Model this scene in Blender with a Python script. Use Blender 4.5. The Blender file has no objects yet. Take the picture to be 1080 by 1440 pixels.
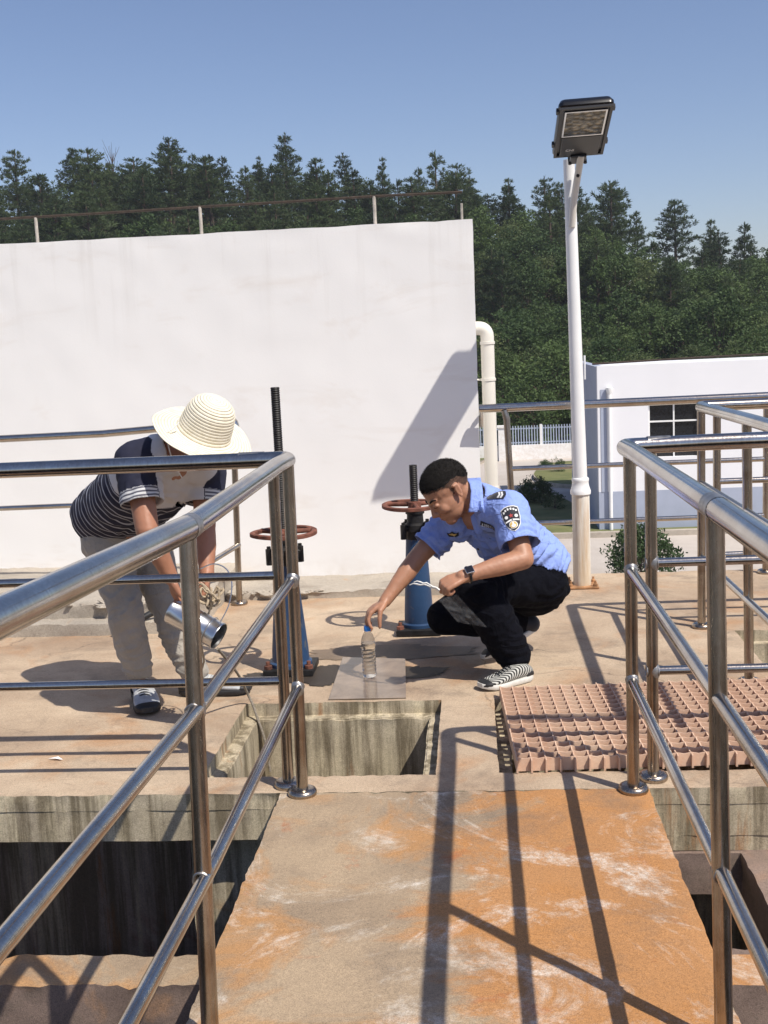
import bpy, bmesh, math, random
from mathutils import Vector, Matrix, noise
from mathutils.bvhtree import BVHTree
V = Vector
random.seed(7)
scene = bpy.context.scene
col = scene.collection

# ------------------------------------------------------------------ camera
FPX, PW, PH = 1600.0, 1080, 1440          # focal length in photo pixels, photo size
CAM = V((0, 0, 1.45))
VPX, VPY, ROLL = 662, 468, math.radians(2.6)   # where the walkway's direction vanishes; camera roll
fy = V((VPX - 540, VPY - 720, FPX)).normalized()
h2 = V((VPX - 540 + 1000 * math.cos(ROLL), VPY - 720 - 1000 * math.sin(ROLL), FPX))
up = fy.cross(h2).normalized()
if up.y > 0: up = -up
rx = fy.cross(up)
RW = Matrix((rx, fy, up))                  # world = RW @ cam (x right, y down, z forward)
cam_d = bpy.data.cameras.new('camera'); cam = bpy.data.objects.new('camera', cam_d); col.objects.link(cam)
rot = Matrix((RW.col[0], -RW.col[1], -RW.col[2])).transposed()
cam.matrix_world = Matrix.Translation(CAM) @ rot.to_4x4()
cam_d.sensor_fit = 'VERTICAL'; cam_d.sensor_height = 36; cam_d.lens = FPX / PH * 36
cam_d.clip_start = 0.05; cam_d.clip_end = 2000
scene.camera = cam

# ------------------------------------------------------------------ light
SUN = V((0.580, -0.500, 1.07)).normalized()      # towards the sun
world = bpy.data.worlds.new('World'); scene.world = world; world.use_nodes = True
wn = world.node_tree.nodes; wl = world.node_tree.links
sky = wn.new('ShaderNodeTexSky'); sky.sky_type = 'NISHITA'; sky.sun_disc = False
sky.sun_elevation = math.asin(SUN.z); sky.sun_rotation = math.atan2(SUN.x, SUN.y)
sky.air_density = 1.0; sky.dust_density = .9; sky.ozone_density = 2.2; sky.altitude = 200
bg = wn['Background']; bg.inputs[1].default_value = 0.092
tint = wn.new('ShaderNodeMix'); tint.data_type = 'RGBA'; tint.blend_type = 'MULTIPLY'; tint.inputs[0].default_value = 1.0
tint.inputs[7].default_value = (1.09, 1.03, 1.12, 1)          # the hazy, slightly violet blue of this sky, all round
wl.new(sky.outputs[0], tint.inputs[6]); wl.new(tint.outputs[2], bg.inputs[0])
sd = bpy.data.lights.new('sun', 'SUN'); sd.energy = 4.6; sd.angle = math.radians(0.53); sd.color = (1, 0.935, 0.835)
so = bpy.data.objects.new('sun', sd); col.objects.link(so)
so.rotation_euler = (-SUN).to_track_quat('-Z', 'Y').to_euler()
scene.view_settings.view_transform = 'Standard'; scene.view_settings.look = 'None'
scene.view_settings.gamma = 1; scene.view_settings.exposure = 0.2; scene.view_settings.use_curve_mapping = False

def ray(px, py): return RW @ V((px - 540, py - 720, FPX))
def G(px, py, z=0.0):
    d = ray(px, py); return CAM + d * ((z - CAM.z) / d.z)
def P(px, py, Y):
    d = ray(px, py); return CAM + d * (Y / d.y)
def proj(p):
    c = RW.transposed() @ (V(p) - CAM); return 540 + FPX * c.x / c.z, 720 + FPX * c.y / c.z

# ------------------------------------------------------------------ materials
MATS = {}
class NT:
    def __init__(s, name):
        s.m = bpy.data.materials.new(name); s.m.use_nodes = True
        s.n = s.m.node_tree.nodes; s.l = s.m.node_tree.links
        s.b = s.n['Principled BSDF']; MATS[name] = s.m
        tc = s.n.new('ShaderNodeTexCoord'); s.co = tc.outputs['Object']
    def set(s, **k):
        for a, v in k.items(): s.b.inputs[a.replace('_', ' ')].default_value = v
        return s
    def noise(s, scale, detail=6, rough=0.6, dist=0, stretch=None, off=0):
        src = s.co
        if stretch or off:
            mp = s.n.new('ShaderNodeMapping'); s.l.new(src, mp.inputs[0])
            if stretch: mp.inputs['Scale'].default_value = stretch
            mp.inputs['Location'].default_value = (off, off * .7, off * .3); src = mp.outputs[0]
        t = s.n.new('ShaderNodeTexNoise'); s.l.new(src, t.inputs['Vector'])
        t.inputs['Scale'].default_value = scale; t.inputs['Detail'].default_value = detail
        t.inputs['Roughness'].default_value = rough; t.inputs['Distortion'].default_value = dist
        return t.outputs['Fac']
    def voronoi(s, scale, feature='F1', stretch=None):
        src = s.co
        if stretch:
            mp = s.n.new('ShaderNodeMapping'); s.l.new(src, mp.inputs[0]); mp.inputs['Scale'].default_value = stretch; src = mp.outputs[0]
        t = s.n.new('ShaderNodeTexVoronoi'); t.feature = feature; s.l.new(src, t.inputs['Vector']); t.inputs['Scale'].default_value = scale
        return t.outputs['Distance']
    def ramp(s, fac, stops):
        r = s.n.new('ShaderNodeValToRGB'); s.l.new(fac, r.inputs[0]); e = r.color_ramp.elements
        while len(e) < len(stops): e.new(0.5)
        for i, (p, c) in enumerate(stops):
            e[i].position = p; e[i].color = (c, c, c, 1) if isinstance(c, (int, float)) else (*c, 1)
        return r.outputs[0]
    def mix(s, fac, a, b, mode='MIX'):
        m = s.n.new('ShaderNodeMix'); m.data_type = 'RGBA'; m.blend_type = mode
        for sock, v in ((m.inputs[0], fac), (m.inputs[6], a), (m.inputs[7], b)):
            if isinstance(v, (int, float)): sock.default_value = v if sock == m.inputs[0] else (v, v, v, 1)
            elif isinstance(v, tuple): sock.default_value = (*v, 1)
            else: s.l.new(v, sock)
        return m.outputs[2]
    def math(s, op, a, b=0.0, clamp=False):
        m = s.n.new('ShaderNodeMath'); m.operation = op; m.use_clamp = clamp
        for i, v in enumerate((a, b)):
            if isinstance(v, (int, float)): m.inputs[i].default_value = v
            else: s.l.new(v, m.inputs[i])
        return m.outputs[0]
    def xyz(s):
        x = s.n.new('ShaderNodeSeparateXYZ'); s.l.new(s.co, x.inputs[0]); return x.outputs
    def attr(s, name):
        a = s.n.new('ShaderNodeAttribute'); a.attribute_name = name; return a.outputs
    def color(s, c): s.l.new(c, s.b.inputs['Base Color']); return s
    def rough(s, c): s.l.new(c, s.b.inputs['Roughness']); return s
    def bump(s, h, strength=0.3, dist=0.01):
        b = s.n.new('ShaderNodeBump'); b.inputs['Strength'].default_value = strength; b.inputs['Distance'].default_value = dist
        s.l.new(h, b.inputs['Height']); s.l.new(b.outputs[0], s.b.inputs['Normal']); return s

def simple(name, c, rough=0.6, metal=0.0, var=0.25, scale=12, bump=0.0, bscale=80, stretch=None, spec=0.5):
    t = NT(name); t.set(Roughness=rough, Metallic=metal); t.b.inputs['Specular IOR Level'].default_value = spec
    n = t.noise(scale, 5, .6, 0, stretch)
    lo = tuple(x * (1 - var) for x in c); hi = tuple(min(1, x * (1 + var)) for x in c)
    t.color(t.ramp(n, [(.3, lo), (.7, hi)]))
    if bump: t.bump(t.noise(bscale, 4, .6), bump, .004)
    return t.m

def concrete(name, A, B, orange=(.46, .23, .08), o_lo=.56, o_hi=.66, white=0.0, dark=0.5, mask_x=None, streak=False, crack=0, rgh=.88):
    t = NT(name); t.set(Roughness=rgh)
    base = t.ramp(t.noise(1.7, 9, .65, .4), [(.3, A), (.68, B)])
    om = t.ramp(t.noise(2.6, 8, .62, .8, None, 3.1), [(o_lo, 0), (o_hi, 1)])
    base = t.mix(t.math('MULTIPLY', om, .75), base, orange)
    if mask_x is not None:      # rust-orange staining spreads over one side of the slab
        xo = t.xyz()
        m = t.math('ADD', t.math('MULTIPLY', t.math('SUBTRACT', xo[0], mask_x), 1.9), t.math('MULTIPLY', t.math('SUBTRACT', t.noise(1.9, 10, .72, .9, None, 9.), .5), 3.6))
        base = t.mix(t.ramp(m, [(.0, 0.0), (.42, .8)]), base, (.46, .205, .06))
        ro = t.ramp(t.noise(5.5, 8, .7, .5, None, 14.), [(.60, 0), (.72, 1)])
        base = t.mix(t.math('MULTIPLY', ro, .7), base, (.40, .12, .035))
    if white:
        wm = t.math('MULTIPLY', t.ramp(t.noise(1.7, 10, .74, 1.0, (1, 1.2, 1), 21.), [(.52, 0), (.63, 1)]), t.ramp(t.noise(30, 8, .8), [(.36, 0), (.58, 1)]))
        base = t.mix(t.math('MULTIPLY', wm, white), base, (.70, .64, .56))
    dm = t.ramp(t.noise(4.2, 9, .7, .3, None, 33.), [(.52, 0), (.7, 1)])
    base = t.mix(t.math('MULTIPLY', dm, dark), base, (.16, .125, .095))
    if streak:
        lt = t.ramp(t.noise(10, 6, .65, .1, (1, 1, .05), 17.), [(.50, 0), (.60, 1)])
        base = t.mix(t.math('MULTIPLY', lt, .6), base, (.66, .57, .39))
        sm = t.ramp(t.noise(14, 7, .7, .1, (1, 1, .05)), [(.45, 0), (.58, 1)])
        base = t.mix(t.math('MULTIPLY', sm, .78), base, (.13, .10, .055))
        ag = t.math('ADD', t.xyz()[2], t.math('MULTIPLY', t.noise(11, 7, .7), .22))
        base = t.mix(t.ramp(ag, [(-.0, 0.0), (.0, 0)]), base, (.02, .02, .015))
        s2 = t.ramp(t.noise(7, 6, .7, .2, (1, 1, .12), 5.), [(.6, 0), (.7, 1)])
        base = t.mix(t.math('MULTIPLY', s2, .8), base, (.33, .14, .04))
    sp = t.mix(.5, t.ramp(t.noise(330, 3, .8), [(.32, .58), (.5, 1.0), (.70, 1.32)]), t.ramp(t.noise(90, 6, .8), [(.35, .62), (.5, 1.0), (.68, 1.25)]), 'MULTIPLY')
    base = t.mix(1.0, base, sp, 'MULTIPLY')
    pit = t.ramp(t.voronoi(95), [(.04, .35), (.16, 1.0)])
    base = t.mix(.5, base, pit, 'MULTIPLY')
    if crack:       # hairline cracks, only here and there
        v = t.n.new('ShaderNodeTexVoronoi'); v.feature = 'DISTANCE_TO_EDGE'; v.inputs['Scale'].default_value = 1.3
        w = t.n.new('ShaderNodeVectorMath'); w.operation = 'ADD'; nn_ = t.n.new('ShaderNodeTexNoise'); nn_.inputs['Scale'].default_value = 5.; nn_.inputs['Detail'].default_value = 8.
        sc_ = t.n.new('ShaderNodeVectorMath'); sc_.operation = 'SCALE'; sc_.inputs['Scale'].default_value = .25
        t.l.new(t.co, nn_.inputs['Vector']); t.l.new(nn_.outputs['Color'], sc_.inputs[0]); t.l.new(t.co, w.inputs[0]); t.l.new(sc_.outputs[0], w.inputs[1]); t.l.new(w.outputs[0], v.inputs['Vector'])
        ck = t.math('MULTIPLY', t.ramp(v.outputs['Distance'], [(.0, 1), (.007, 0)]), t.ramp(t.noise(1.4, 3, .5, 0, None, 40.), [(.5, 0), (.58, 1)]))
        base = t.mix(t.math('MULTIPLY', ck, .5), base, (.05, .035, .025))
    t.color(base)
    h = t.math('ADD', t.math('MULTIPLY', t.noise(320, 5, .8), .8), t.math('ADD', t.math('MULTIPLY', t.noise(16, 9, .75), .5), t.math('MULTIPLY', pit, .4)))
    t.bump(h, .5, .005)
    return t.m

concrete('platform_concrete', (.32, .225, .15), (.57, .445, .315), orange=(.42, .22, .10), o_lo=.52, o_hi=.72, dark=.55, crack=1)
concrete('walkway_concrete', (.25, .185, .125), (.46, .345, .225), o_lo=.5, o_hi=.62, white=.95, dark=.5, mask_x=-.16)
concrete('shaft_concrete', (.36, .30, .20), (.58, .50, .365), o_lo=.62, o_hi=.74, dark=.6, streak=True)
concrete('dark_concrete', (.32, .25, .20), (.52, .42, .34), o_lo=.55, o_hi=.65, orange=(.26, .10, .065), dark=.6, streak=True)
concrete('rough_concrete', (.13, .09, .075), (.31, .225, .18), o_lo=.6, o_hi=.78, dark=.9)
concrete('kerb_concrete', (.33, .29, .24), (.50, .44, .36), o_lo=.66, o_hi=.8, dark=.55)

def plaster(name, c, stain=(.62, .52, .42)):
    t = NT(name); t.set(Roughness=.82)
    b = t.ramp(t.noise(.9, 6, .6, .3), [(.3, tuple(x * .965 for x in c)), (.7, c)])
    s = t.ramp(t.noise(1.5, 9, .7, .6, (1, 1, 2.5), 4.), [(.54, 0), (.76, 1)])
    b = t.mix(t.math('MULTIPLY', s, .36), b, stain)
    f = t.ramp(t.noise(26, 5, .75, 0, (1, 1, 1.6)), [(.70, 0), (.8, 1)])
    b = t.mix(t.math('MULTIPLY', f, t.math('MULTIPLY', s, .6)), b, (.35, .3, .26))
    z = t.xyz()[2]
    dr = t.math('MULTIPLY', t.ramp(t.noise(11, 6, .7, .1, (1, 1, .04), 6.), [(.52, 0), (.70, 1)]), t.ramp(t.math('ADD', z, t.math('MULTIPLY', t.noise(3, 4, .6), .9)), [(1.6, 0), (2.6, 1)]) if False else t.ramp(t.math('MULTIPLY', t.math('ADD', z, t.math('MULTIPLY', t.noise(3, 4, .6), .9)), .4), [(.7, 0), (1.0, 1)]))
    b = t.mix(t.math('MULTIPLY', dr, .22), b, (.50, .46, .41))
    low = t.math('MULTIPLY', t.ramp(z, [(.0, 1), (.22, 0)]), t.ramp(t.noise(6, 7, .7), [(.4, 0), (.65, 1)]))
    b = t.mix(t.math('MULTIPLY', low, .35), b, (.5, .4, .3))
    t.color(b); t.bump(t.math('ADD', t.noise(90, 5, .7), t.math('MULTIPLY', t.noise(4, 3, .5), 1.2)), .11, .005)
    return t.m
plaster('white_plaster', (.87, .86, .84))
simple('grey_plaster', (.78, .78, .80), .8, 0, .03, .5)
simple('blue_grey_paint_and_shade', (.36, .40, .50), .7, 0, .06, 3)

def steel(name, c=(.56, .53, .49), r=.11, tint=(.30, .22, .16), amt=.5):
    t = NT(name); t.set(Metallic=1.0)
    n = t.noise(5, 6, .65, .4); st = t.noise(170, 3, .7, 0, (1, 1, .03)); sp = t.noise(70, 5, .75)
    b = t.mix(t.math('MULTIPLY', t.ramp(n, [(.38, 0), (.68, 1)]), amt), c, tint)
    b = t.mix(t.math('MULTIPLY', t.ramp(sp, [(.62, 0), (.75, 1)]), .55), b, (.22, .15, .10))
    t.color(t.mix(.55, b, t.ramp(st, [(.3, .74), (.7, 1.15)]), 'MULTIPLY'))
    t.rough(t.ramp(t.math('ADD', t.math('MULTIPLY', n, .5), t.math('MULTIPLY', st, .5)), [(.3, r), (.7, r + .14)]))
    t.bump(st, .05, .002)
    return t.m
steel('stainless_rail'); steel('stainless_post', (.45, .41, .36), .20, (.22, .145, .095), .8)
simple('weld_grey', (.36, .35, .34), .42, .9, .3, 60, .3)
simple('sheet_steel', (.66, .67, .68), .28, 1., .12, 8)
simple('rusty_iron', (.175, .066, .042), .85, .1, .6, 22, .4)
simple('black_iron', (.016, .015, .015), .55, .3, .5, 30, .3)
def blue_paint():
    t = NT('blue_paint'); t.set(Roughness=.5)
    b = t.ramp(t.noise(4, 7, .65, .3), [(.3, (.012, .034, .085)), (.7, (.024, .070, .165))])
    b = t.mix(t.ramp(t.noise(14, 9, .75, .3), [(.60, 0), (.66, .9)]), b, (.13, .12, .11))
    b = t.mix(t.ramp(t.noise(9, 9, .75, .3, None, 8.), [(.63, 0), (.70, .9)]), b, (.10, .045, .02))
    t.color(b).bump(t.noise(40, 6, .7), .3, .004)
blue_paint()
simple('white_paint', (.80, .80, .79), .35, 0, .04, 6)
def rust_white():
    t = NT('rust_stained_white'); t.set(Roughness=.5)
    b = t.ramp(t.noise(3, 5), [(.3, (.66, .63, .55)), (.7, (.78, .76, .70))])
    z = t.xyz()[2]
    m = t.math('MULTIPLY', t.ramp(t.noise(20, 6, .7, .1, (1, 1, .05), 2.), [(.46, 0), (.66, 1)]), t.ramp(t.noise(2.4, 4, .6, 0, None, 3.), [(.3, .3), (.6, 1)]))
    b = t.mix(t.math('MULTIPLY', m, .8), b, (.42, .24, .09))
    lo = t.ramp(t.math('ADD', z, t.math('MULTIPLY', t.noise(9, 6, .7), .25)), [(.12, 1), (.33, 0)])
    b = t.mix(t.math('MULTIPLY', lo, .5), b, (.50, .34, .15))
    t.color(b)
rust_white()
simple('ivory_plastic', (.72, .69, .62), .45, 0, .06, 4)
simple('rusted_plate', (.36, .19, .09), .9, .1, .5, 25, .4)
simple('lamp_black', (.005, .0055, .008), .3, 0, .3, 10)
def lamp_glass():
    t = NT('lamp_reflector'); t.set(Roughness=.32, Metallic=.35)
    v = t.voronoi(34)
    t.color(t.ramp(v, [(.1, (.44, .40, .31)), (.5, (.16, .145, .11)), (.75, (.075, .068, .05))])); t.bump(v, .7, .02)
lamp_glass()
simple('cast_white', (.75, .75, .75), .5, 0, .02)
def grating_mat():
    t = NT('grating_fibreglass'); t.set(Roughness=.75)
    b = t.ramp(t.noise(6, 7, .65), [(.3, (.50, .30, .205)), (.7, (.68, .49, .355))])
    b = t.mix(t.ramp(t.noise(11, 6, .7, .3, None, 5.), [(.6, 0), (.72, .8)]), b, (.55, .22, .07))
    t.color(b).bump(t.noise(90, 5, .7), .3, .004)
grating_mat()
# people
def skin(name, c):
    t = NT(name); t.set(Roughness=.5); t.b.inputs['Subsurface Weight'].default_value = .12
    t.b.inputs['Subsurface Radius'].default_value = (.012, .005, .003); t.b.inputs['Subsurface Scale'].default_value = 1.
    b = t.ramp(t.noise(16, 5, .6), [(.3, tuple(x * .84 for x in c)), (.7, c)])
    t.color(t.mix(t.ramp(t.noise(160, 3, .7), [(.55, 0), (.75, .25)]), b, tuple(x * .6 for x in c))).bump(t.noise(260, 4, .7), .16, .002)
skin('skin_tan', (.43, .215, .13)); skin('skin_brown', (.40, .185, .11)); skin('lip', (.32, .12, .085))
def cloth(name, c, r=.85, var=.08, sheen=.2, crease=.5):
    t = NT(name); t.set(Roughness=r); t.b.inputs['Sheen Weight'].default_value = sheen
    t.color(t.ramp(t.noise(9, 5, .6), [(.3, tuple(x * (1 - var) for x in c)), (.7, tuple(x * (1 + var) for x in c))]))
    rd = t.math('ABSOLUTE', t.math('SUBTRACT', t.noise(6.5, 3, .5, 1.1, (1, 1, 1.7)), .5)); rd2 = t.math('ABSOLUTE', t.math('SUBTRACT', t.noise(17, 3, .55, .8, (1.6, 1, 1), 5.), .5))
    ridge_ = t.math('ADD', t.ramp(rd, [(.0, 1), (.10, 0)]), t.math('MULTIPLY', t.ramp(rd2, [(.0, 1), (.12, 0)]), .4))
    t.bump(t.math('ADD', t.math('MULTIPLY', t.noise(420, 2, .5), .10), t.math('ADD', t.math('MULTIPLY', t.noise(38, 4, .6), .2), t.math('MULTIPLY', ridge_, crease))), .5, .012)
    return t
cloth('uniform_blue', (.245, .345, .735), .8, .05, .05)
cloth('navy_trouser', (.0032, .0035, .0065), .95, .25, .0).b.inputs['Specular IOR Level'].default_value = .12; cloth('badge_navy', (.008, .009, .018), .7, crease=0)
cloth('badge_white', (.75, .75, .74), .7, crease=0); cloth('badge_red', (.42, .05, .05), .7, crease=0); cloth('badge_gold', (.62, .42, .12), .5, crease=0)
cloth('grey_trouser', (.34, .31, .265), .88, .12)
def hair():
    t = NT('black_hair'); t.set(Roughness=.8); t.b.inputs['Specular IOR Level'].default_value = .25; t.color(t.ramp(t.noise(260, 3, .7), [(.35, (.004, .0035, .003)), (.7, (.022, .018, .015))]))
    t.bump(t.noise(300, 4, .8), .9, .006)
hair()
def stubble():
    t = NT('hair_stubble'); t.set(Roughness=.9); t.b.inputs['Base Color'].default_value = (.008, .007, .006, 1)
    t.l.new(t.ramp(t.noise(420, 3, .8), [(.40, .25), (.58, .85)]), t.b.inputs['Alpha'])
stubble()
def striped():
    t = NT('striped_shirt'); t.set(Roughness=.85)
    u = t.attr('stripe')[2]; rg = t.attr('region')[2]
    w = t.math('FRACT', t.math('MULTIPLY', u, 33.))
    line = t.ramp(w, [(.0, 0), (.74, 0), (.80, 1), (.95, 1), (1.0, 0)])
    navy = t.ramp(t.noise(9, 5), [(.3, (.010, .011, .028)), (.7, (.016, .018, .042))])
    st = t.mix(line, navy, (.36, .37, .42))
    wh = t.ramp(t.noise(9, 5), [(.3, (.55, .55, .57)), (.7, (.66, .66, .67))])
    w2 = t.math('FRACT', t.math('MULTIPLY', u, 70.))
    cuff = t.mix(t.ramp(w2, [(.5, 0), (.6, 1)]), (.62, .63, .64), (.10, .10, .13))
    a = t.mix(t.math('GREATER_THAN', rg, .5), st, wh)
    a = t.mix(t.math('GREATER_THAN', rg, 1.5), a, navy)
    a = t.mix(t.math('GREATER_THAN', rg, 2.5), a, cuff)
    t.color(a); t.bump(t.math('ADD', t.noise(420, 2, .5), t.math('MULTIPLY', t.noise(38, 4, .6), 1.5)), .2, .003)
striped()
def zebra():
    t = NT('zebra_knit'); t.set(Roughness=.8)
    u = t.attr('stripe')[2]
    w = t.math('FRACT', t.math('ADD', t.math('MULTIPLY', u, 17.), t.math('MULTIPLY', t.noise(40, 3, .6), .7)))
    t.color(t.ramp(w, [(.48, (.012, .012, .012)), (.58, (.52, .52, .48))])); t.bump(t.noise(300, 3), .3, .003)
zebra()
simple('shoe_white', (.62, .61, .57), .6, 0, .12, 30); simple('shoe_black', (.018, .018, .02), .6, 0, .3, 30)
simple('shoe_grey', (.40, .41, .42), .7, 0, .25, 30, .2); simple('gum_sole', (.40, .27, .17), .6, 0, .15, 20)
def straw():
    t = NT('straw'); t.set(Roughness=.75); t.b.inputs['Subsurface Weight'].default_value = .0
    u = t.attr('stripe')[2]
    w = t.math('FRACT', t.math('MULTIPLY', u, 1.))
    b = t.ramp(t.noise(30, 5, .7), [(.3, (.72, .65, .49)), (.7, (.86, .80, .65))])
    t.color(t.mix(.5, b, t.ramp(w, [(0, .58), (.16, 1.0), (.85, 1.0), (1, .62)]), 'MULTIPLY'))
    t.bump(t.math('ADD', t.ramp(w, [(0, 0), (.2, 1), (.8, 1), (1, 0)]), t.math('MULTIPLY', t.noise(260, 3, .6), .5)), .6, .004)
straw()
simple('rope', (.40, .32, .22), .9, 0, .35, 120, .5); simple('white_cord', (.75, .75, .72), .7, 0, .05)
simple('dark_hose', (.02, .02, .022), .5, 0, .3); simple('grey_rope', (.22, .19, .15), .9, 0, .4, 140, .5)
simple('watch_black', (.008, .009, .014), .12, 0, .1); simple('watch_steel', (.55, .55, .56), .25, 1., .05)
simple('cap_blue', (.02, .22, .70), .35, 0, .05)
def clear(name, c, rough, ior, tr=1.0, alpha=1.0):
    t = NT(name); t.set(Roughness=rough, IOR=ior, Alpha=alpha); t.b.inputs['Transmission Weight'].default_value = tr; t.b.inputs['Base Color'].default_value = (*c, 1); return t
clear('bottle_plastic', (.93, .93, .92), .06, 1.12, 1, .5); clear('bottle_water', (.88, .86, .81), .03, 1.2)
clear('bag_plastic', (.9, .9, .9), .3, 1.3, .3, .05)
def wet():
    concrete('wet_concrete', (.022, .017, .013), (.060, .045, .033), orange=(.05, .03, .018), dark=0.0, rgh=.6)
    concrete('damp_concrete', (.13, .095, .065), (.27, .20, .14), orange=(.22, .13, .07), dark=.2, rgh=.7)
    t = NT('wet_plate'); t.set(Roughness=.11)
    t.color(t.ramp(t.noise(6, 8, .7, .6), [(.35, (.16, .12, .09)), (.7, (.31, .24, .18))])).bump(t.noise(8, 4, .5), .05, .01)
wet()
simple('sludge', (.05, .036, .03), .2, 0, .4, 4)
# landscape
def leafmat(name, lo, hi, trans=.25):
    t = NT(name); t.set(Roughness=.65); t.b.inputs['Specular IOR Level'].default_value = .25
    oi = t.n.new('ShaderNodeObjectInfo')
    n = t.noise(.9, 4, .6); n2 = t.noise(5, 2, .5)
    f = t.math('ADD', t.math('MULTIPLY', n, .5), t.math('ADD', t.math('MULTIPLY', n2, .25), t.math('MULTIPLY', oi.outputs['Random'], .28)))
    t.color(t.ramp(f, [(.3, lo), (.75, hi)]))
    tr = t.n.new('ShaderNodeBsdfTranslucent'); mx = t.n.new('ShaderNodeMixShader'); mx.inputs[0].default_value = trans
    t.l.new(t.ramp(f, [(.3, tuple(x * 1.2 for x in lo)), (.75, tuple(x * 1.2 for x in hi))]), tr.inputs[0])
    t.l.new(t.b.outputs[0], mx.inputs[1]); t.l.new(tr.outputs[0], mx.inputs[2]); t.l.new(mx.outputs[0], t.n['Material Output'].inputs[0])
leafmat('pine_needles', (.028, .050, .024), (.095, .130, .052), .3)
leafmat('broad_leaves', (.036, .068, .024), (.110, .160, .050), .3)
leafmat('pale_leaves', (.055, .080, .028), (.150, .185, .070), .3)
leafmat('shrub_leaves', (.025, .05, .018), (.075, .12, .04), .2)
simple('bark', (.075, .052, .038), .9, 0, .3, 6)
def grass():
    t = NT('lawn'); t.set(Roughness=.95); t.color(t.ramp(t.noise(.9, 9, .75, .4), [(.32, (.085, .105, .03)), (.55, (.16, .165, .06)), (.75, (.28, .21, .11))]))
    t = NT('hill_soil'); t.set(Roughness=.95); t.color(t.ramp(t.noise(.12, 10, .75, .4), [(.35, (.028, .035, .014)), (.55, (.075, .062, .034)), (.75, (.11, .08, .05))]))
    t = NT('road_concrete'); t.set(Roughness=.9); t.color(t.ramp(t.noise(.5, 9, .7, .4), [(.3, (.40, .35, .30)), (.7, (.52, .47, .42))]))
grass()
simple('window_glass', (.012, .013, .016), .08, 0, .3); simple('fence_paint', (.40, .46, .56), .5, .1, .05)
simple('roof_iron', (.05, .035, .025), .8, .3, .4, 20); simple('roof_post', (.40, .36, .31), .8, .2, .3, 20)
simple('paper', (.8, .8, .8), .8, 0, .02)

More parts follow.
